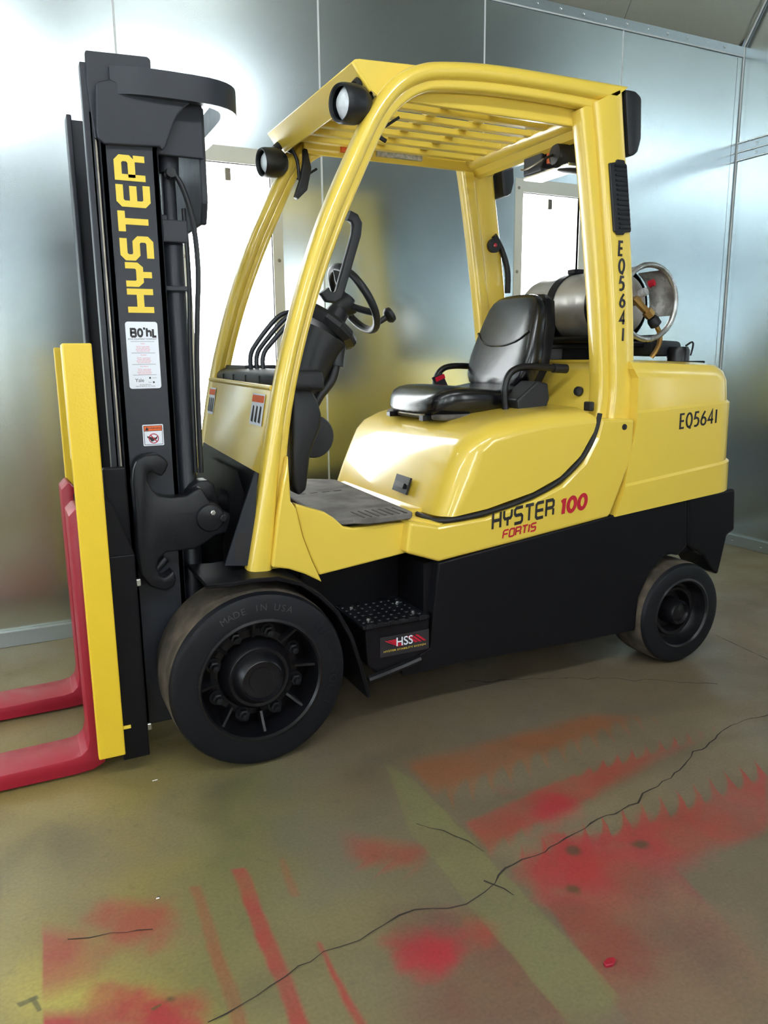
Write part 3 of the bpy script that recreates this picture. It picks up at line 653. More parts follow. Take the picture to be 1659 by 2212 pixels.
# ---- hood ----
HP = [(1.2913, 0.7189), (1.4782, 0.7331), (1.6755, 0.7753), (1.7942, 0.8217), (1.8849, 0.8924), (1.9409, 0.9833), (1.9615, 1.0454), (1.8506, 1.0616), (1.7260, 1.0615), (1.6064, 1.0502), (1.4911, 1.0313), (1.3982, 1.0075), (1.3529, 0.9693), (1.3261, 0.9287), (1.3050, 0.8516)]
b = bmesh.new()
def hoodring(y, ins, dz, dx=0):
    # inset section of the hood for rounding towards its sides
    out = []
    for i, (x, z) in enumerate(HOODP):
        k = HOODK[i]
        out.append((x+k[0]*ins+dx, y, z-k[1]*dz))
    return out
HOODP = HP[:7]+[(1.92, 1.066), (1.75, 1.058), (1.60, 1.040), (1.50, 1.018), (1.43, .988), (1.39, .95), (1.36, .89), (1.32, .80)]
HOODK = [(.7, 0)]+[(0, 0)]*4+[(0, .15), (0, .6), (0, 1), (0, 1), (0, 1), (0, 1), (.3, 1), (.7, .8), (.9, .5), (.9, .2), (.8, 0)]
rings = []
near = [hoodring(.05+.085*(1-math.sin(math.radians(90-90*t/6))), .085*(1-math.cos(math.radians(90-90*t/6))), .055*(1-math.cos(math.radians(90-90*t/6)))) for t in range(7)]
mid = [hoodring(.3+i*.1, -.008, -.004) for i in range(5)]
far = [[(p[0], 2*YC-p[1], p[2]) for p in r] for r in near[::-1]]
def capring(r):
    c = sum((Vector(p) for p in r), Vector())/len(r); return [tuple(Vector(p).lerp(c, .03)) for p in r]
near = [capring(near[0])]+near; far = far+[capring(far[-1])]
hood = part('engine_hood', loft(near+mid+far), YEL, smooth=True, ang=60)
# black rubber seal that follows the hood edge
sl = [(1.1747, 0.7301), (1.2849, 0.7045), (1.4752, 0.7161), (1.6724, 0.7578), (1.7952, 0.8052), (1.8944, 0.8786), (1.9507, 0.9661), (1.9702, 1.0453)]
bmS = tube([(1.275, 1.0, .716), (1.272, .5, .714), (1.27, .13, .714)]+[(x, .052, z) for x, z in sl[1:]], .009, 8, it=2)
part('hood_seal', bmS, SEAL, smooth=True)
lt = part('hood_latch', quadplate([(1.288, .395, .765), (1.288, .285, .762), (1.309, .285, .822), (1.309, .395, .824)], (-1, 0, .36), .008), PLS)
link('latch_pull', quadplate([(1.286, .375, .785), (1.286, .305, .783), (1.293, .305, .800), (1.293, .375, .802)], (-1, 0, .36), .008), BLK, lt)
# ---- rear body and counterweight ----
def cwring(z, x0, x1, e, r=.13):
    pts = [(x0, e)]
    for k in range(7): a = math.radians(-90+90*k/6); pts.append((x1-r+r*math.cos(a), e+r+r*math.sin(a)))
    for k in range(7): a = math.radians(90*k/6); pts.append((x1-r+r*math.cos(a), 2*YC-e-r+r*math.sin(a)))
    pts.append((x0, 2*YC-e)); return [(x, y, z) for x, y in pts]
R_ = []
def lerp(a, c, t): return a+(c-a)*t
def xf(z): return 2.045+(2.150-2.045)*min(1, max(0, (z-.66)/.30))
for z, ins in ((.69, 0), (.815, 0), (.825, .006), (1.005, .006), (1.015, .012), (1.17, .014), (1.205, .022), (1.228, .038), (1.238, .065)):
    R_.append(cwring(z, xf(z) if z < 1.2 else xf(z)-.02, 2.74-ins*1.6-.03*max(0, z-.7), .048+ins-.010))
cwb = loft(R_)
for v in cwb.verts:
    if v.co.z < .70:
        v.co.z = .648+(v.co.x-2.045)*.082 if v.co.x < 2.4 else .677+(v.co.x-2.4)*.08
    elif v.co.z > 1.16: v.co.z -= max(0, v.co.x-2.15)*.04
    elif .8 < v.co.z < .84: v.co.z += -.82+.765+(v.co.x-2.09)*.10
    elif 1.0 < v.co.z < 1.02: v.co.z += -1.01+1.043+(v.co.x-2.14)*.045
part('counterweight', cwb, YEL, smooth=True, ang=28)
part('seat_deck', prism([(1.93, .98), (2.20, 1.02), (2.20, 1.20), (2.12, 1.232), (2.06, 1.20), (2.02, 1.08)], .16, 2*YC-.16, .02, 3), YEL, smooth=True)
part('panel_plug', lathe([(0, 0), (.011, 0), (.012, .004)], (2.085, .042, .99), (0, 1, 0), 16), BLKD)

# ---- overhead guard ----
GO = [(0.6515, 0.6145), (0.6944, 0.9116), (0.7432, 1.1764), (0.8117, 1.4130), (0.8983, 1.6606), (1.0168, 1.8934), (1.0664, 1.9819), (1.1170, 2.0528), (1.1631, 2.0989), (1.2272, 2.1329), (1.2909, 2.1531), (1.4959, 2.1753), (1.7742, 2.1788), (2.0745, 2.1804)]
GI = [(0.7571, 0.6093), (0.7731, 0.9679), (0.8152, 1.1867), (0.8865, 1.4259), (0.9755, 1.6442), (1.0918, 1.8800), (1.1348, 1.9575), (1.1714, 2.0007), (1.2114, 2.0342), (1.2518, 2.0575), (1.3042, 2.0761), (1.4919, 2.0937), (1.7404, 2.0975), (1.9493, 2.0941)]
GO[0] = (.632, .606); GI[0] = (.752, .602)
def cz(p, it=2): return [(v.x, v.z) for v in smooth_path([(a, 0, c) for a, c in p], it)]
def guard(sgn):
    GO_, GI_ = cz(GO), cz(GI)
    b = strip(GO_, GI_, .088, .168, 0, .66, .026, 4)
    strip(GO_, GI_, .110, .158, .5, 1, .012, 3, b)
    return b
RPo = cz([(2.0427, 2.1663), (2.0634, 2.0203), (2.0979, 1.8069), (2.1421, 1.5025), (2.1664, 1.2324), (2.1732, 1.0753), (2.1700, 0.8246)], 2)
RPi = cz([(1.8941, 2.0962), (1.9135, 2.0043), (1.9483, 1.7958), (1.9938, 1.4982), (2.0254, 1.2340), (2.0372, 1.0800), (1.9883, 0.8818)], 2)
def rearp():
    b = strip(RPo, RPi, .088, .165, 0, .80, .018, 3)
    strip(RPo, RPi, .112, .178, .72, 1.10, .012, 3, b)
    return b
b = guard(1); c = mirror(b); d = rearp(); e_ = mirror(d)
gn = part('guard_frame', b, YEL, smooth=True, ang=50); gf = part('guard_frame', c, YEL, smooth=True, ang=50)
rn = part('rear_pillar', d, YEL, smooth=True, ang=50); rf = part('rear_pillar', e_, YEL, smooth=True, ang=50)
# header tubes and the front visor
part('rear_header', tube([(1.93, .13, 2.085), (1.93, 2*YC-.13, 2.085)], .034, 16, it=0), YEL, smooth=True)
part('rear_header_flange', prism([(1.925, 2.06), (1.94, 2.07), (1.985, 2.04), (1.98, 2.022), (1.955, 2.03)], .15, 2*YC-.15), YEL)
part('visor', prism([(1.022, 2.116), (1.036, 2.128), (1.22, 2.139), (1.22, 2.128), (1.048, 2.117), (1.090, 2.048), (1.080, 2.042)], .125, 2*YC-.125, .003, 1), YEL, smooth=True)
mirrored('visor_side', lambda: prism([(1.030, 2.116), (1.045, 2.129), (1.27, 2.140), (1.22, 2.115), (1.17, 2.07), (1.135, 2.01), (1.088, 2.046)], .124, .131, .002, 1, ang=40), YEL)
mirrored('roof_side_rail', lambda: bx(1.15, 1.95, .165, .186, 2.045, 2.12, .006), YEL)
for i in range(7):
    y = .235+i*(2*YC-.47)/6
    b = bmesh.new(); bx(1.08, 1.93, y-.016, y+.016, 2.074, 2.096, .004, 2, b)
    part('roof_bar', b, YEL)
for x in (1.455, 1.65): part('roof_cross_bar', bx(x-.018, x+.018, .175, 2*YC-.175, 2.090, 2.106, .003, 1), YEL)
# decals on the far roof rail
part('warning_decal', bx(1.306, 1.346, .868, .885, 2.062, 2.090), ORG)
part('specification_plate', bx(1.464, 1.673, .868, .885, 2.062, 2.086), GRYD)

# ---- lamps on the guard ----
def lamp(c, d, r, L, name, brk):
    d = Vector(d).normalized(); c = Vector(c)
    t = part(name, lathe([(r*.80, -.010), (r*.84, -.018), (r*.92, -.020), (r*.98, -.012), (r, 0), (r*1.0, L*.45), (r*.90, L*.72), (r*.62, L*.95), (r*.3, L), (0, L)], c, -d, 32), PLS, smooth=True, ang=35)
    link('lamp_lens', lathe([(0, .012), (r*.5, .009), (r*.84, -.008)], c, d, 32), LENS, t, smooth=True)
    b = tube([c-d*L*.5+Vector((0, 0, r*.9)), c-d*L*.75+Vector((0, 0, r*1.25)), Vector(brk)], .016, 10, it=1); link('lamp_bracket', b, PLS, t, smooth=True)
    link('lamp_cable', tube([c-d*L*.9, c-d*L*1.35+Vector((0, 0, -.02)), c-d*L*1.5+Vector((0, 0, -.07)), Vector(brk)+Vector((.10, 0, -.06))], .005, 6), PLS, t, smooth=True)
    return t
lamp((1.000, .135, 2.003), (-1, -.22, -.10), .057, .085, 'work_lamp', (1.10, .165, 2.055))
lamp((1.000, .905, 2.000), (-1, -.12, -.10), .055, .085, 'work_lamp', (1.11, .90, 2.055))
for y, z0 in ((.16, 2.03), (2*YC-.20, 2.08)):
    part('lamp_stay', tube([(1.09, y, 2.06), (1.12, y, 2.01), (1.12, y-.005, 1.93), (1.15, y, 1.92)], .007, 8), PLS, smooth=True)
# far mirror
mb = bmesh.new(); prism([(.80, 2.02), (.835, 2.03), (.86, 1.90), (.845, 1.84), (.82, 1.835), (.79, 1.90)], 1.18, 1.30, .012, 2, axis='x', bm=mb)
part('side_mirror', prism([(1.135, 2.052), (1.150, 2.050), (1.165, 1.98), (1.145, 1.90), (1.105, 1.862), (1.092, 1.872), (1.118, 1.94), (1.132, 2.00)], .84, .865, .004, 2, ang=40), PLS, smooth=True)
mb.free()
# rear work lamp, camera box, bright underside
rl = lamp((2.055, .335, 1.995), (1, -.1, -.05), .060, .11, 'rear_work_lamp', (1.98, .36, 2.065))
part('camera_box', bx(1.965, 2.05, .44, .56, 1.962, 2.045, .006), MST)
part('camera_bracket', tube([(1.96, .42, 2.00), (1.95, .47, 1.985), (1.95, .53, 1.98), (1.955, .56, 1.99)], .004, 6), DST, smooth=True)
part('cable_plug', bx(1.98, 2.01, .405, .432, 1.985, 2.03, .004), ORG)
part('camera_underplate', bx(1.965, 2.06, .275, .560, 1.948, 1.960, .004), CHR)
part('guard_light_bar', bx(2.00, 2.035, .18, .92, 2.035, 2.055, .004), CHR)
# tail lights
def tail(sg):
    P = [(2.0561, 2.1694), (2.1053, 2.1697), (2.1369, 2.1526), (2.1451, 2.0160), (2.1332, 1.9683), (2.1079, 1.9535), (2.0859, 1.9560)]
    return prism(P, .095, .20, .012, 2)
a_ = tail(1); c_ = mirror(a_)
def taill():
    P = [(2.1077, 2.0935), (2.1362, 2.0907), (2.1405, 2.0054), (2.1281, 1.9656), (2.1101, 1.9716)]; return prism(P, .100, .188, .006, 2)
l1 = taill(); l2 = mirror(l1)
tn = part('tail_light', a_, PLS, smooth=True, ang=40); link('red_lens', l1, REDL, tn, smooth=True)
tf = part('tail_light', c_, PLS, smooth=True, ang=40); link('red_lens', l2, REDL, tf, smooth=True)
# grille on the rear pillar
VP = [(1.9855, 1.9163), (2.0169, 1.9223), (2.0205, 1.9318), (2.0547, 1.9319), (2.0576, 1.9215), (2.0665, 1.9177), (2.1019, 1.6926), (2.0713, 1.6892), (2.0696, 1.6812), (2.0370, 1.6793), (2.0322, 1.6870), (2.0211, 1.6911)]
vg = part('cab_air_grille', prism(VP, .078, .089, .003, 1, ang=60), PLS)
ga, gb = VP[0], VP[6]
for i in range(14):
    t = (i+.9)/15; x0 = lerp(2.018-.018, 2.062-.022, t); z = lerp(1.925, 1.685, t)
    link('grille_slat', bx(x0+.006, x0+.058, .074, .079, z-.003, z+.003), BLK, vg)
# plate number, vertical on the pillar and on the counterweight
_v = [(2.0549, 1.6579), (2.0834, 1.6594), (2.0590, 1.5972), (2.0897, 1.6001), (2.0653, 1.5359), (2.0962, 1.5386), (2.0716, 1.4756), (2.1031, 1.4715), (2.0758, 1.4130), (2.1095, 1.4119), (2.0910, 1.3532), (2.1067, 1.3550)]
for i, ch in enumerate('eq564i'):
    x0, z0 = _v[2*i]; wd = .0105
    hgt = .046
    letters('plate_character', ch, (x0, z0-hgt), (1, 0), (0, 1), hgt, .0085, .087, BLKD, rn, sx=1.05)
# ---- cowl, dash ----
cow = quadplate([(.70, .165, .895), (.70, .93, .925), (.748, .955, 1.165), (.748, .165, 1.165)], (1, 0, -.18), .02)
cw_ = part('front_cowl', cow, YEL)
part('cowl_top_lip', tube([(.750, .16, 1.166), (.750, .95, 1.176)], .009, 10, it=0), YEL, smooth=True)
part('cowl_lower_lip', quadplate([(.70, .165, .895), (.70, .93, .93), (.73, .93, .885), (.73, .165, .845)], (1, 0, 0), .01), YEL)
for y0, y1 in ((.83, .925), (.205, .335)):
    def CP(y, z, d=.003): return (.70+(z-.90)*.182-d, y, z)
    st = link('warning_sticker', quadplate([CP(y0, 1.045), CP(y1, 1.045), CP(y1, 1.145), CP(y0, 1.145)], (-1, 0, .18), .001), WHT, cw_)
    link('sticker_band', quadplate([CP(y0+.003, 1.118, .0045), CP(y1-.003, 1.118, .0045), CP(y1-.003, 1.140, .0045), CP(y0+.003, 1.140, .0045)], (-1, 0, .18), .0006), ORG, cw_)
    for k in range(3):
        yy = y0+(y1-y0)*(.2+.3*k)
        link('sticker_pictogram', quadplate([CP(yy-.010, 1.053, .0045), CP(yy+.012, 1.056, .0045), CP(yy+.005, 1.108, .0045), CP(yy-.009, 1.104, .0045)], (-1, 0, .18), .0006), BLKD, cw_)
ds = bmesh.new(); prism([(.765, 1.160), (.765, 1.205), (.80, 1.222), (.93, 1.218), (.94, 1.15)], .18, .93, .014, 3, bm=ds); part('dash_pad', ds, PLS, smooth=True)
for y in (.34, .50, .66, .80): part('dash_pad_joint', bx(.762, .80, y-.004, y+.004, 1.165, 1.2), SEAL)
part('dash_top_tray', bx(.80, .92, .62, .90, 1.214, 1.232, .006), PLS)
# hydraulic levers (three thin flat bars that sweep back over the dash)
for i in range(3):
    y = .56-.03*i
    d_ = .038*i; part('control_lever', tube([(.805+d_*.35, y, 1.20), (.800+d_*.35, y, 1.27), (.835+d_*.5, y, 1.32), (.890+d_*.6, y, 1.384), (.925+d_*.7, y, 1.412), (.96+d_*.6, y, 1.42), (1.03, y, 1.425)], .0085, 8, it=2), MST, smooth=True)
# steering column (tilted shroud), display ring, wheel with spinner knob
sc = bmesh.new()
rr_ = []
for (x, z, rx, ry, tl) in ((.90, 1.00, .04, .05, 0), (.935, 1.09, .05, .06, 0), (.975, 1.19, .065, .08, 0), (1.01, 1.27, .08, .09, 0), (1.045, 1.33, .09, .10, 0)):
    ring = []
    for k in range(20):
        a = 2*math.pi*k/20; dx = rx*math.cos(a); dz = -dx*math.tan(math.radians(38)) ; ring.append((x+dx*.9, .47+ry*math.sin(a), z+dz*.75))
    rr_.append(ring)
col_ = part('steering_column', loft(rr_), PLS, smooth=True, ang=60)
ax = Vector((.62, 0, .78)).normalized()
cc = Vector((1.075, .47, 1.375))
link('display_bezel', lathe([(0, -.02), (.10, -.02), (.118, 0), (.118, .015), (.108, .028), (.09, .03), (0, .026)], cc-ax*.02, ax, 12), PLS, col_)
link('column_neck', lathe([(.045, 0), (.04, .05), (.03, .10), (.028, .12)], cc, ax, 20), PLS, col_, smooth=True)
wc = Vector((1.165, .46, 1.462)); wax = Vector((.84, -.13, .53)).normalized()
s_ = Vector((0, 1, 0)); u_ = s_.cross(wax); u_ = -u_ if u_.z < 0 else u_
WR = .128
sw = part('steering_wheel', tube([wc+s_*WR*math.cos(2*math.pi*k/40)+u_*WR*math.sin(2*math.pi*k/40) for k in range(40)], .014, 10, it=0, closed=True), PLS, smooth=True)
link('wheel_hub', lathe([(0, .0), (.045, 0), (.04, -.03), (.03, -.06), (0, -.06)], wc-wax*.02, wax, 24), PLS, sw, smooth=True)
for k in range(3):
    a = math.radians(90+120*k); p1 = wc+(s_*math.cos(a)+u_*math.sin(a))*WR
    link('wheel_spoke', tube([wc-wax*.035, wc.lerp(p1, .6)-wax*.018, p1], .012, 8, it=1), PLS, sw, smooth=True)
kb = wc-s_*WR*.45-u_*WR*.85
link('spinner_knob', lathe([(.008, 0), (.010, .012), (.011, .035), (.022, .040), (.029, .050), (.026, .064), (0, .070)], kb+wax*.01, wax, 24), PLS, sw, smooth=True)
# grab handle on the front pillar (flat loop with long slot)
gh = bmesh.new()
hp = [(.925, 1.455), (.945, 1.43), (.975, 1.427), (1.000, 1.44), (1.012, 1.47), (1.070, 1.635), (1.075, 1.675), (1.060, 1.70), (1.035, 1.710)]
hq = [(.955, 1.475), (.962, 1.463), (.972, 1.460), (.980, 1.465), (.985, 1.480), (1.038, 1.640), (1.042, 1.665), (1.036, 1.676), (1.022, 1.680)]
strip(hp, hq, .175, .20, 0, 1, .007, 3, gh); part('grab_handle', gh, PLS, smooth=True, ang=50)
# pedals/kick pad area behind the pillar
part('column_shroud', prism([(0.8390, 1.1813), (0.8784, 1.1760), (0.9052, 1.1604), (0.9299, 1.1191), (0.9434, 1.0730), (0.9389, 1.0273), (0.9162, 0.9823), (0.8984, 0.9371), (0.8881, 0.8679), (0.8817, 0.8215), (0.8500, 0.8038), (0.8302, 0.8414), (0.8305, 0.9415)], .23, .31, .022, 3, ang=15), PLS, smooth=True, ang=50)
part('parking_lever_arm', tube([(1.076, .42, 1.24), (1.06, .42, 1.18), (1.03, .42, 1.145), (1.008, .42, 1.124), (.96, .42, 1.04)], .016, 10, it=2), PLS, smooth=True)
part('parking_lever_grip', tube([(1.097, .42, 1.338), (1.076, .42, 1.228)], .024, 12, it=0), PLS, smooth=True)
part('pedal_disc', lathe([(0, 0), (.07, .005), (.075, .012), (0, .02)], (.965, .36, .985), (0, 1, 0), 24), PLS, smooth=True)
# assist handle on the far rear pillar
part('assist_handle', tube([(2.06, .90, 1.79), (2.10, .90, 1.74), (2.135, .89, 1.64), (2.14, .90, 1.54)], .014, 10, it=2), PLS, smooth=True)
part('belt_guide', lathe([(0, 0), (.030, 0), (.032, .02), (0, .024)], (2.055, .905, 1.745), (0, -1, 0), 20), PLS, smooth=True)
part('belt_button', lathe([(0, 0), (.009, 0), (0, .004)], (2.055, .880, 1.745), (0, -1, 0), 12), REDL)

# ---- seat ----
SY = .555
def cushion(secs, n=20):
    """secs: list of (centre xyz, halfwidth y, half thickness, dir up vec)"""
    rings = []
    for c, hw, ht, up in secs:
        c = Vector(c); up = Vector(up).normalized(); r = []
        for k in range(n):
            a = 2*math.pi*k/n; ca, sa = math.cos(a), math.sin(a)
            yy = hw*math.copysign(abs(ca)**.55, ca); tt = ht*math.copysign(abs(sa)**.7, sa)
            if sa > 0: tt += .02*abs(ca)**2.5*(1 if hw > .15 else 0)
            r.append(c+Vector((0, yy, 0))+up*tt)
        rings.append(r)
    return loft(rings)
seat = part('seat', cushion([((1.375, SY, 1.105), .12, .020, (0, 0, 1)), ((1.385, SY, 1.112), .19, .045, (.2, 0, 1)), ((1.43, SY, 1.122), .228, .062, (.1, 0, 1)), ((1.50, SY, 1.125), .24, .064, (0, 0, 1)), ((1.60, SY, 1.118), .238, .055, (0, 0, 1)), ((1.70, SY, 1.115), .235, .052, (0, 0, 1)), ((1.78, SY, 1.13), .22, .055, (-.2, 0, 1)), ((1.86, SY, 1.15), .18, .050, (-.5, 0, 1))]), VIN)
subsurf(seat, 1)
link('seat_trim_band', bx(1.395, 1.80, SY-.225, SY+.225, 1.058, 1.080, .012, 3), MATF, seat)
bkp = part('seat_back', cushion([((1.80, SY, 1.15), .16, .045, (-1, 0, .25)), ((1.82, SY, 1.20), .215, .058, (-1, 0, .25)), ((1.845, SY, 1.28), .225, .062, (-1, 0, .25)), ((1.87, SY, 1.36), .205, .060, (-1, 0, .25)), ((1.893, SY, 1.44), .19, .052, (-1, 0, .25)), ((1.912, SY, 1.51), .165, .044, (-1, 0, .25)), ((1.918, SY, 1.54), .11, .024, (-1, 0, .3))]), VIN)
subsurf(bkp, 1)
SHELL = link('seat_shell', cushion([((1.855, SY, 1.12), .17, .02, (-1, 0, .25)), ((1.885, SY, 1.25), .215, .04, (-1, 0, .25)), ((1.925, SY, 1.40), .20, .036, (-1, 0, .25)), ((1.95, SY, 1.51), .16, .03, (-1, 0, .25)), ((1.95, SY, 1.535), .12, .015, (-1, 0, .25))]), BLS, bkp, smooth=True)
def ribz(x, z, hw, d): return tube([(x+.01, SY-hw, z+.045), (x-.005, SY-hw*.75, z+.01), (x-.012, SY-hw*.35, z-.008), (x-.013, SY, z-.010), (x-.012, SY+hw*.35, z-.008), (x-.005, SY+hw*.75, z+.01), (x+.01, SY+hw, z+.045)], .005, 6, it=1)
link('back_seam', ribz(1.812, 1.345, .18, 0), VIN, bkp, smooth=True)
part('seat_base', bx(1.47, 1.84, SY-.17, SY+.17, 1.03, 1.085, .01), BLS)
for y in (SY-.16, SY+.12):
    part('seat_rail', bx(1.36, 1.84, y, y+.035, 1.055, 1.075, .003, 1), BLK)
part('seat_bellows', bx(1.55, 1.86, SY-.20, SY+.16, 1.0, 1.06, .01), BLS)
for sg in (-1, 1):
    y = SY+sg*.265
    part('armrest', tube([(1.67, y, 1.06), (1.655, y, 1.12), (1.655, y, 1.20), (1.69, y, 1.245), (1.76, y, 1.255), (1.90, y, 1.245)], .0135, 12, it=3), BLK, smooth=True)
    part('armrest_tip', tube([(1.88, y, 1.246), (1.945, y, 1.242)], .018, 12, it=0), PLS, smooth=True)
part('armrest_foot', bx(1.655, 1.78, SY-.28, SY-.255, 1.02, 1.055, .005), BLS)
rb = bmesh.new(); prism([(1.68, 1.13), (1.775, 1.20), (1.825, 1.19), (1.835, 1.13), (1.80, 1.05), (1.75, 1.00), (1.71, 1.01)], SY-.31, SY-.20, .008, 2, bm=rb); part('belt_retractor', rb, PLS)
part('retractor_bolt', hexn((1.84, SY-.30, 1.055), (0, -1, 0), .011, .012), STL)
bk_ = part('belt_buckle', quadplate([(1.600, SY+.20, 1.205), (1.632, SY+.17, 1.225), (1.672, SY+.17, 1.15), (1.640, SY+.20, 1.13)], (-.4, -1, 0), .022), PLS)
link('buckle_button', quadplate([(1.602, SY+.175, 1.205), (1.630, SY+.147, 1.222), (1.637, SY+.147, 1.205), (1.609, SY+.175, 1.187)], (-.4, -1, .1), .005), REDL, bk_)
part('buckle_stalk', tube([(1.655, SY+.18, 1.15), (1.70, SY+.18, 1.09)], .010, 8, it=0), PLS, smooth=True)
for o in [o for o in F.children[:] if o.name.split('.')[0] in ('seat', 'seat_back', 'seat_base', 'seat_rail', 'seat_bellows', 'armrest', 'armrest_tip', 'armrest_foot', 'belt_retractor', 'retractor_bolt', 'belt_buckle', 'buckle_stalk')]:
    if o is not seat: o.parent = seat; o.location = (0, 0, 0)
for o in list(bkp.children): o.parent = seat
seat.location = (.055, 0, -.038)
part('deck_knob', lathe([(0, 0), (.012, 0), (.020, .012), (.018, .024), (0, .03)], (2.035, .24, 1.115), (-1, -.3, .2), 16), PLS, smooth=True)
part('deck_knob_rod', tube([(2.04, .235, 1.12), (2.07, .19, 1.16)], .005, 6, it=0), PLS, smooth=True)
part('deck_switch', bx(2.00, 2.02, .80, .84, 1.13, 1.17, .003), PLS)
part('deck_bumper', bx(1.965, 1.985, .10, .14, 1.05, 1.085, .005), SEAL)

# ---- radiator cap box ----
part('radiator_cover', prism([(2.3704, 1.3086), (2.4441, 1.3123), (2.5358, 1.3085), (2.5517, 1.2470), (2.3745, 1.2523)], .22, .42, .012, 2), PLS, smooth=True)
part('radiator_base', bx(2.36, 2.66, .20, .46, 1.215, 1.228, .003, 1), BLS)
part('filler_cap', lathe([(0, 0), (.045, 0), (.045, .045), (.038, .058), (0, .058)], (2.50, .20, 1.228), (0, 0, 1), 24), BLK, smooth=True)
part('cap_lanyard', tube([(2.52, .18, 1.29), (2.56, .18, 1.31), (2.58, .20, 1.28), (2.57, .20, 1.25)], .004, 6), PLS, smooth=True)

# ---- gas cylinder (strapped across the counterweight) ----
TX, TZ, TR = 2.290, 1.455, .143
br = bmesh.new(); bx(2.17, 2.41, .26, .86, 1.285, 1.305, .004, 1, br); bx(2.19, 2.23, .30, .40, 1.235, 1.29, .004, 1, br); bx(2.19, 2.39, .55, .72, 1.235, 1.29, .004, 1, br)
tube([(2.16, .24, 1.32), (2.16, .88, 1.32)], .016, 10, br, it=0); tube([(2.42, .24, 1.32), (2.42, .88, 1.32)], .016, 10, br, it=0)
part('cylinder_cradle', br, BLS, smooth=True, ang=40)
T = bpy.data.objects.new('gas_cylinder', None); C.objects.link(T); T.location = (0, 0, 0)
tag(T, 'weathered grey metal gas cylinder lying across the back of the truck', 'gas cylinder')
link('cylinder_body', lathe([(0, .0), (.05, .002), (.09, .012), (.120, .035), (.134, .065), (TR, .10), (TR, .50), (.134, .545), (.118, .58), (.09, .60), (.04, .612), (0, .614)], (TX, .27, TZ), (0, 1, 0), 56), ALU, T, smooth=True, ang=50)
cb = bmesh.new()
def collar_seg(a0, a1, y0, y1, n=20):
    for k in range(n):
        t0 = math.radians(a0+(a1-a0)*k/n); t1 = math.radians(a0+(a1-a0)*(k+1)/n)
        for r, fl in ((TR*.985, 0), (TR*.955, 1)):
            vs = [cb.verts.new((TX+r*math.cos(t), y, TZ+r*math.sin(t))) for t, y in ((t0, y0), (t1, y0), (t1, y1), (t0, y1))]
            cb.faces.new(vs)
for a0, a1 in ((-20, 62), (100, 170), (200, 262)): collar_seg(a0, a1, .165, .30)
tube([(TX+TR*.985*math.cos(2*math.pi*k/48), .165, TZ+TR*.985*math.sin(2*math.pi*k/48)) for k in range(48)], .011, 8, cb, it=0, closed=True)
link('guard_collar', cb, ALUR, T, smooth=True, ang=50)
vb = bmesh.new(); lathe([(0, 0), (.018, 0), (.018, .05), (0, .05)], (TX+.0, .27, TZ+.01), (0, -1, 0), 16, vb)
tube([(TX-.02, .225, TZ+.02), (TX+.035, .205, TZ-.035)], .014, 10, vb, it=0); hexn((TX+.03, .205, TZ-.03), (.7, -.2, -.7), .021, .028, vb)
link('brass_valve', vb, BRS, T)
link('hose_coupling', lathe([(0, 0), (.019, 0), (.024, .012), (.024, .035), (.016, .04), (0, .04)], (TX+.052, .198, TZ-.056), (.6, -.1, -.75), 16), PLS, T, smooth=True)
link('gas_hose', tube([(TX+.075, .195, TZ-.085), (TX+.10, .19, TZ-.125), (TX+.10, .20, TZ-.17), (TX+.085, .22, TZ-.21)], .010, 8), BRS, T, smooth=True)
link('relief_valve', lathe([(0, 0), (.016, 0), (.016, .03), (0, .032)], (TX+.01, .225, TZ+.035), (.3, -1, .4), 14), GRYD, T)
link('fill_cap', lathe([(0, 0), (.014, 0), (.014, .022), (0, .024)], (TX+.055, .225, TZ+.075), (.4, -1, .3), 14), REDD, T)
for y in (.60, .345):
    bs = bmesh.new()
    lathe([(TR+.001, -.024), (TR+.006, -.022), (TR+.006, .022), (TR+.001, .024)], (TX, y, TZ), (0, 1, 0), 56, bs); part('hold_down_strap', bs, BLS, smooth=True, ang=50)
part('strap_latch', bx(TX-.03, TX+.02, .575, .625, TZ+TR+.004, TZ+TR+.022, .003), BLS)

# ---- mast ----
MY0, MY1 = .24, 2*YC-.24
mz0 = .10
def channel(name, x0, x1, ya, yb, z0, z1, th, open_far, m=MST):
    """C channel: web at ya, flanges towards yb"""
    b = bmesh.new(); s = 1 if yb > ya else -1
    lo, hi = sorted((ya, ya+s*th)); bx(x0, x1, lo, hi, z0, z1, .004, 2, b)
    lo, hi = sorted((ya, yb)); bx(x0, x0+th*1.3, lo, hi, z0, z1, .004, 2, b); bx(x1-th*1.3, x1, lo, hi, z0, z1, .004, 2, b)
    return part(name, b, m)
on = channel('outer_mast_rail', .305, .465, .245, .315, mz0, 1.90, .016, True)
of = channel('outer_mast_rail', .305, .465, 2*YC-.245, 2*YC-.315, mz0, 1.90, .016, True)
rail_n = channel('inner_mast_rail', .285, .445, .285, .35, mz0, 2.03, .012, True)
rail_f = channel('inner_mast_rail', .262, .42, 2*YC-.36, 2*YC-.43, mz0, 2.02, .012, True)
for x in (.2995, .2895): part('wear_strip', bx(x-.0025, x+.002, .262, .272, .35, 1.93), DST)
part('rail_edge', bx(.272, .300, .262, .30, mz0, 2.055, .003), MST)
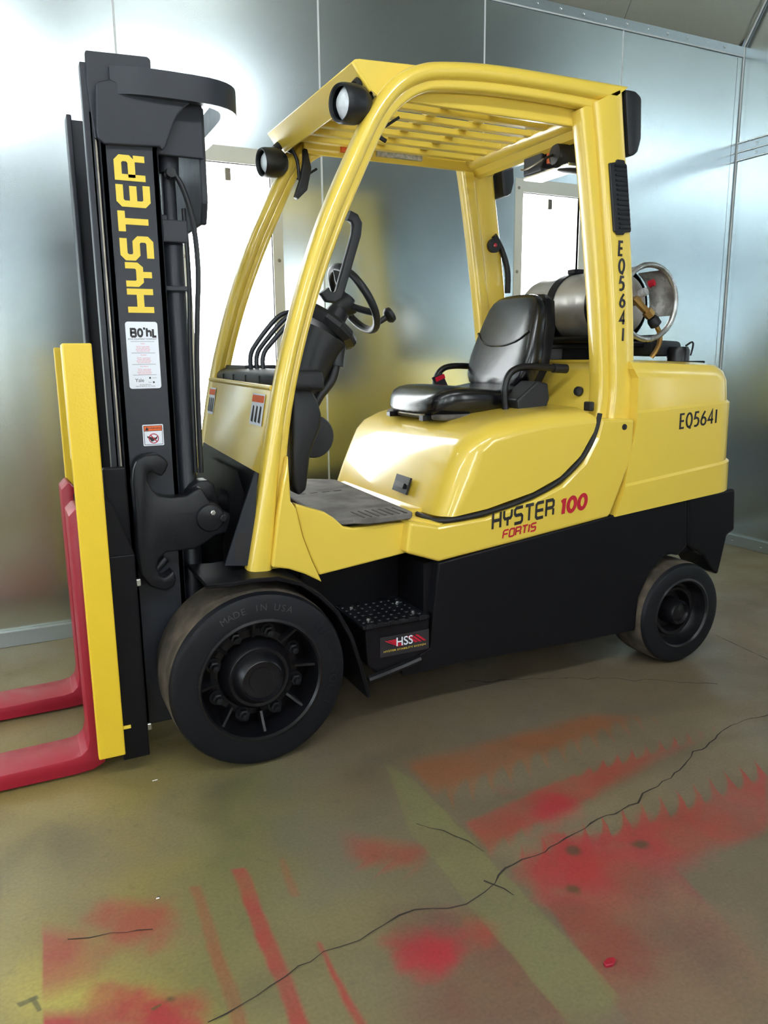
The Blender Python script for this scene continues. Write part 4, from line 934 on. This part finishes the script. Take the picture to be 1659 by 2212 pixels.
# top plate, bracket plate and hoop
part('mast_top_plate', prism([(0.2877, 2.0800), (0.2927, 2.0831), (0.4531, 2.0902), (0.4616, 2.0843), (0.4610, 2.0581), (0.4151, 1.8715), (0.2962, 1.8590), (0.2856, 2.0107)], .255, .27, .003, 1, ang=40), MST)
part('mast_bracket_plate', prism([(0.3060, 1.9937), (0.3162, 2.0019), (0.3458, 2.0105), (0.3742, 2.0003), (0.4087, 2.0012), (0.5755, 2.0022), (0.5832, 1.9983), (0.5635, 1.9787), (0.5442, 1.9641), (0.5245, 1.9422), (0.5098, 1.9160), (0.4974, 1.8852), (0.4836, 1.8518), (0.4739, 1.8422), (0.4679, 1.8502), (0.3182, 1.8423), (0.3023, 1.8550), (0.2993, 1.8783)], .228, .245, .004, 2, ang=40), MST)
hb = bmesh.new()
ho = [(.345, .235), (.40, .212), (.47, .205), (.60, .208), (.66, .225), (.70, .26), (.72, .31), (.725, .38), (.725, YC)]
hi_ = [(.345, .262), (.40, .238), (.47, .232), (.59, .235), (.63, .25), (.66, .28), (.675, .33), (.68, .39), (.68, YC)]
def hoop(P, Q, z0, z1, b):
    P = [tuple(p) for p in smooth_path([(a, c, 0) for a, c in P], 1)]; Q = [tuple(p) for p in smooth_path([(a, c, 0) for a, c in Q], 1)]
    P = [(p[0], p[1]) for p in P]; Q = [(p[0], p[1]) for p in Q]
    full_o = P+[(a, 2*YC-c) for a, c in P[::-1][1:]]; full_i = Q+[(a, 2*YC-c) for a, c in Q[::-1][1:]]
    rings = [[(o[0], o[1], z0), (o[0], o[1], z1), (i[0], i[1], z1), (i[0], i[1], z0)] for o, i in zip(full_o, full_i)]
    return loft(rings, b)
hoop(ho, hi_, 1.975, 2.045, hb); part('mast_top_hoop', hb, MST, smooth=True, ang=40)
part('hoop_gusset', bx(.44, .605, .275, .29, 1.84, 1.99, .004), MST)
part('rear_tie_plate', prism([(.285, 1.985), (.285, 1.72), (.315, 1.66), (2*YC-.315, 1.66), (2*YC-.285, 1.72), (2*YC-.285, 1.985)], .592, .612, .004, 1, axis='x'), MST)
part('mid_tie_plate', bx(.47, .49, .30, 2*YC-.30, 1.60, 1.68, .004), MST)
part('lower_tie_plate', bx(.40, .50, .30, 2*YC-.30, .12, .30, .006), BLS)
# lift cylinders and hoses
for y in (.335, 2*YC-.335):
    b = lathe([(0, .10), (.034, .10), (.034, 1.60), (.030, 1.605), (.022, 1.61), (.022, 1.80), (.034, 1.80), (.036, 1.86), (.028, 1.885), (0, 1.89)], (.505, y, 0), (0, 0, 1), 28)
    lc = part('lift_cylinder', b, MST, smooth=True, ang=40)
    link('cylinder_clamp', bx(.47, .548, y-.045, y+.01, 1.60, 1.665, .004), MST, lc)
    link('cylinder_clamp', bx(.47, .545, y-.042, y+.01, 1.46, 1.475, .003), MST, lc)
part('free_lift_cylinder', lathe([(0, .12), (.05, .12), (.05, 1.2), (.03, 1.21), (.03, 1.5), (0, 1.5)], (.40, YC, 0), (0, 0, 1), 28), BLS, smooth=True, ang=40)
part('lift_hose', tube([(.515, .30, 1.80), (.54, .29, 1.76), (.565, .285, 1.66), (.572, .285, 1.52), (.56, .285, 1.40), (.548, .29, 1.2), (.545, .29, .9)], .008, 8), PLS, smooth=True)
part('lift_hose', tube([(.53, .30, .9), (.535, .30, 1.3), (.545, .295, 1.5), (.54, .30, 1.7)], .007, 8), PLS, smooth=True)
part('hose_fitting', lathe([(0, 0), (.016, 0), (.014, .03), (0, .03)], (.505, .305, 1.795), (0, -1, 0), 14), PLS, smooth=True)
for y in (YC-.07, YC+.07): part('lift_chain', bx(.33, .345, y-.012, y+.012, .3, 1.7), CST)
# lettering and stickers on the near rail
q = [(0.4199, 1.4233), (0.3527, 1.4010), (0.4164, 1.8261)]
letters('mast_lettering', 'HYSTER', (.424, 1.400), (0, 1), (-1, 0), .074, .020, .2445, YELD, on, gap=.30, sx=.86)
L4 = [(0.3361, 1.3681), (0.4319, 1.3638), (0.4287, 1.1725), (0.3298, 1.1765)]
def rrect(x0, x1, z0, z1, r, n=5):
    pts = []
    for cx_, cz, a0 in ((x1-r, z0+r, -90), (x1-r, z1-r, 0), (x0+r, z1-r, 90), (x0+r, z0+r, 180)):
        for k in range(n+1): a = math.radians(a0+90*k/n); pts.append((cx_+r*math.cos(a), cz+r*math.sin(a)))
    return pts
sx0, sx1, sz0, sz1 = .338, .430, 1.172, 1.366
ds_ = link('dealer_sticker', prism(rrect(sx0, sx1, sz0, sz1, .008), .2435, .2445), WHT, on)
scx = (sx0+sx1)/2
def stx(s, x, z, size, m=BLKD, sx=1, bold=0, name='sticker_print'): return text(name, s, (x, .2431, z), (1, 0, 0), (0, 0, 1), size, m, on, sx=sx, bold=bold)
letters('dealer_lettering', "Bo'hL", (scx-.031, 1.3235), (1, 0), (0, 1), .0215, .0066, .2433, BLKD, on, gap=.30, sx=.86, th=.0005); stx('BOHL EQUIPMENT COMPANY', scx, 1.316, .0066, sx=.92)
def bar(x0, x1, z, t, m=BLKD): link('sticker_line', bx(x0, x1, .2428, .2433, z-t/2, z+t/2), m, on)
for z in (1.309, 1.276, 1.243, 1.212): bar(sx0+.012, sx1-.012, z, .0008)
for zc, hd in ((1.303, 'Toledo'), (1.270, 'Mansfield'), (1.237, 'Fort Wayne')):
    stx(hd, scx, zc, .0045, PINK)
    for k, s in enumerate(('534 W. Laskey Road', 'Toledo, Ohio 43612', 'Phone: (419) 476-7525', 'Fax: (419) 476-7533')): stx(s, scx, zc-.0085-k*.0045, .0045, PINK)
stx('Yale', sx0+.030, 1.196, .015)
for dx, dz in ((.058, 1.203), (.068, 1.190)): link('sticker_mark', bx(sx0+dx, sx0+dx+.005, .2428, .2433, dz-.0025, dz+.0025), BLKD, on)
stx('Service', sx0+.074, 1.203, .004); stx('Parts', sx0+.060, 1.190, .004)
stx('SALES & RENTALS', scx, 1.183, .0042); stx('PARTS & SERVICE - ALL MAKES', scx, 1.1785, .0042)
wx0, wx1, wz0, wz1 = .366, .427, 1.000, 1.064
link('warning_sticker', prism(rrect(wx0, wx1, wz0, wz1, .003), .2435, .2445), WHT, on)
link('sticker_border', bx(wx0+.003, wx1-.003, .2430, .2434, wz0+.003, wz1-.003), BLKD, on)
link('sticker_field', bx(wx0+.0045, wx1-.0045, .2426, .2431, wz0+.0045, wz1-.020), WHT, on)
link('sticker_band', bx(wx0+.0045, wx1-.0045, .2426, .2431, wz1-.0185, wz1-.0045), ORG, on)
text('sticker_print', 'WARNING', (wx0+.036, .2422, wz1-.0115), (1, 0, 0), (0, 0, 1), .0095, BLKD, on)
link('sticker_triangle', prism([(wx0+.007, wz1-.017), (wx0+.018, wz1-.017), (wx0+.0125, wz1-.0065)], .2420, .2426), BLKD, on)
link('prohibition_ring', tube([(wx0+.031+.014*math.cos(2*math.pi*k/24), .2424, wz0+.022+.014*math.sin(2*math.pi*k/24)) for k in range(24)], .0014, 6, it=0, closed=True), REDD, on)
link('prohibition_bar', quadplate([(wx0+.020, .2424, wz0+.032), (wx0+.0225, .2424, wz0+.034), (wx0+.042, .2424, wz0+.012), (wx0+.0395, .2424, wz0+.010)], (0, -1, 0), .001), REDD, on)
link('hand_pictogram', prism([(wx0+.012, wz0+.030), (wx0+.024, wz0+.026), (wx0+.036, wz0+.024), (wx0+.044, wz0+.030), (wx0+.040, wz0+.020), (wx0+.030, wz0+.014), (wx0+.024, wz0+.012), (wx0+.018, wz0+.022), (wx0+.012, wz0+.025)], .2421, .2426), BLKD, on)
# cast side hook with pin boss
HK = [(0.3234, 0.9414), (0.3344, 0.9657), (0.3594, 0.9794), (0.3927, 0.9815), (0.4130, 0.9689), (0.4255, 0.9497), (0.4157, 0.9263), (0.4024, 0.9117), (0.3847, 0.9229), (0.3733, 0.9350), (0.3625, 0.9260), (0.3607, 0.9007), (0.3724, 0.8729), (0.3917, 0.8541), (0.4258, 0.8468), (0.4722, 0.8470), (0.4988, 0.8622), (0.5193, 0.8693), (0.5401, 0.8278), (0.5604, 0.7993), (0.6054, 0.7800), (0.6076, 0.7647), (0.5918, 0.7195), (0.5558, 0.7144), (0.5193, 0.6915), (0.4836, 0.6777), (0.4406, 0.6783), (0.4024, 0.6785), (0.3790, 0.6636), (0.3700, 0.6337), (0.3766, 0.6061), (0.3915, 0.5982), (0.4063, 0.6081), (0.4197, 0.6183), (0.4265, 0.5904), (0.4163, 0.5647), (0.3861, 0.5585), (0.3454, 0.5777), (0.3218, 0.6165), (0.3157, 0.6846), (0.3195, 0.8136), (0.3177, 0.8999)]
part('tilt_hook_casting', prism(HK, .180, .240, .010, 3, ang=15), CST, smooth=True, ang=50)
HK2 = [(0.4880, 0.8431), (0.5066, 0.8652), (0.5277, 0.8782), (0.5557, 0.8805), (0.5741, 0.8656), (0.5837, 0.8213), (0.5884, 0.7679), (0.5364, 0.7730), (0.5175, 0.8272)]; part('tilt_lug', prism(HK2, .25, .32, .006, 2), CST, smooth=True, ang=50)
pc = [(0.5405, 0.7729)][0]
part('pin_boss', lathe([(0, .0), (.016, .0), (.040, .004), (.046, .012), (.046, .06)], (pc[0], .170, pc[1]), (0, 1, 0), 32), CST, smooth=True, ang=40)
part('pin_bolt', hexn((pc[0]+.006, .17, pc[1]+.018), (0, -1, 0), .008, .008), STL); part('pin_bolt', hexn((pc[0]+.038, .172, pc[1]-.002), (0, -1, 0), .012, .010), CST)
part('tilt_cylinder', tube([(.60, .36, .80), (.95, .36, .62)], .04, 16, it=0), BLS, smooth=True)
part('foot_stud', tube([(.372, .20, .625), (.402, .20, .655)], .012, 10, it=0), CST, smooth=True)

# ---- carriage, load backrest uprights, forks ----
def upright(y0, x0, x1):
    return bx(x0, x1, y0, y0+.028, .085, 1.302, .004, 2)
ya = part('backrest_upright', upright(.105, .152, .228), YELB)
part('backrest_upright', upright(2*YC-.133, .18, .256), YELB)
part('backrest_return', bx(.154, .170, .13, .20, .98, 1.30, .003), YELB)
cp = bmesh.new(); bx(.222, .300, .118, .15, .06, .70, .004, 2, cp)
prism([(.222, .66), (.300, .66), (.300, .70), (.245, .86), (.222, .88)], .125, .15, .003, 1, bm=cp)
part('carriage_side_plate', cp, BLS); part('carriage_side_plate', mirror(bx(.222, .300, .118, .15, .06, .82, .004, 2)), BLS)
for z0, z1 in ((.14, .26), (.68, .80)): part('carriage_bar', bx(.185, .235, .15, 2*YC-.15, z0, z1, .005), BLS)
for y in (.17, 2*YC-.20): part('roller_bracket', bx(.235, .30, y, y+.03, .20, .95, .005), BLS)
for z in (.60, .14): part('grease_fitting', bx(.298, .312, .122, .136, z, z+.022, .003), STL)
part('yellow_tag', bx(.228, .250, .110, .116, .165, .175, .001), YELD)
def fork(y0, y1, dx=0):
    P = [(-1.05, .012), (.10, .010), (.150, .014), (.185, .030), (.192, .075), (.190, .815), (.175, .835), (.165, .835), (.145, .815), (.145, .115), (.138, .085), (.120, .068), (.09, .062), (-.6, .05), (-1.05, .030)]
    return part('fork', prism([(x+dx, z) for x, z in P], y0, y1, .003, 2, ang=15), RED, smooth=True, ang=24)
fork(.195, .35, -.010); fork(.70, .855, .004)

# ---- body lettering ----
yS = .0435
rd = Vector((1, .155)).normalized()
p0 = [(1.4988, 0.6602)][0]
letters('model_lettering', 'HYSTER', p0, (1, .10), (.035, 1), .056, .0115, yS, BLKD, F, gap=.26, sx=.72, shear=0)
p1 = [(1.7951, 0.6822)][0]
letters('model_number', '100', (p1[0]+.002, p1[1]+.001), (1, .10), (.10, 1), .058, .0145, yS, REDD, F, gap=.2, sx=1.0)
p2 = [(1.5427, 0.6268)][0]
letters('model_name', 'FORTIS', (p2[0], p2[1]-.005), (1, .10), (.16, 1),   .028, .006, yS, REDD, F, gap=.28, sx=.90)
p3 = [(2.3701, 0.9716)][0]
letters('fleet_number', 'eq564i', p3, (1, .06), (0, 1), .054, .0078, .0435, BLKD, F, gap=.24, sx=1.08)
# stability system sticker on the step box
hs = part('stability_sticker', quadplate([(1.035, .0292, .222), (1.203, .0292, .222), (1.203, .0292, .318), (1.035, .0292, .318)], (0, -1, 0), .0008), mat('sticker_black', (0.022, 0.022, 0.026), .35))
for dx in (0, .012, .026): link('red_stripe', quadplate([(1.05+dx*.9, .0282, .298), (1.056+dx*1.3, .0282, .298), (1.100+dx*.6, .0282, .262), (1.094+dx*.4, .0282, .262)], (0, -1, 0), .0006), REDD, hs)
for dx in (0, .014, .030): link('red_stripe', quadplate([(1.124+dx, .0282, .302), (1.134+dx, .0282, .302), (1.164+dx, .0282, .266), (1.154+dx, .0282, .266)], (0, -1, 0), .0006), REDD, hs)
text('sticker_print', 'HSS', (1.117, .0272, .282), (1, 0, 0), (0, 0, 1), .058, WHT, hs, sx=.62, bold=.0006, off=.0004)
text('sticker_print', 'HYSTER STABILITY SYSTEM', (1.119, .0278, .247), (1, 0, 0), (0, 0, 1), .0125, YELD, hs, sx=.98, off=.0002)

hs.location = (-.1006, 0, .105); hs.scale = (1.11, 1, .74)
# ---- small litter on the floor ----
def chip(nm, p, pts, h, m, label, cat='litter'):
    b = prism([(p[0]+x, p[1]+y) for x, y in pts], .0, h, .0015, 1, axis='z'); tag(link(nm, b, m), label, cat)
c1 = [(1.0323, -1.1076), (0.3019, 0.0673), (0.2162, -0.4702), (-0.0732, -0.6707)]
chip('paint_flake', c1[0], [(-.016, -.006), (.0, -.010), (.014, -.004), (.016, .005), (.0, .009), (-.014, .004)], .008, RED, 'thick red paint flake lying on the floor in front of the truck', 'paint flake')
chip('foil_scrap', c1[1], [(-.009, -.002), (.008, -.001), (.009, .001), (-.007, .003)], .002, STL, 'tiny bright metal scrap on the floor by the front wheel', 'metal scrap')
chip('foil_scrap', c1[2], [(-.007, -.003), (.003, -.004), (.006, .002), (-.002, .005)], .003, ALUR, 'tiny pale crumpled scrap on the floor above the red spray blot', 'metal scrap')
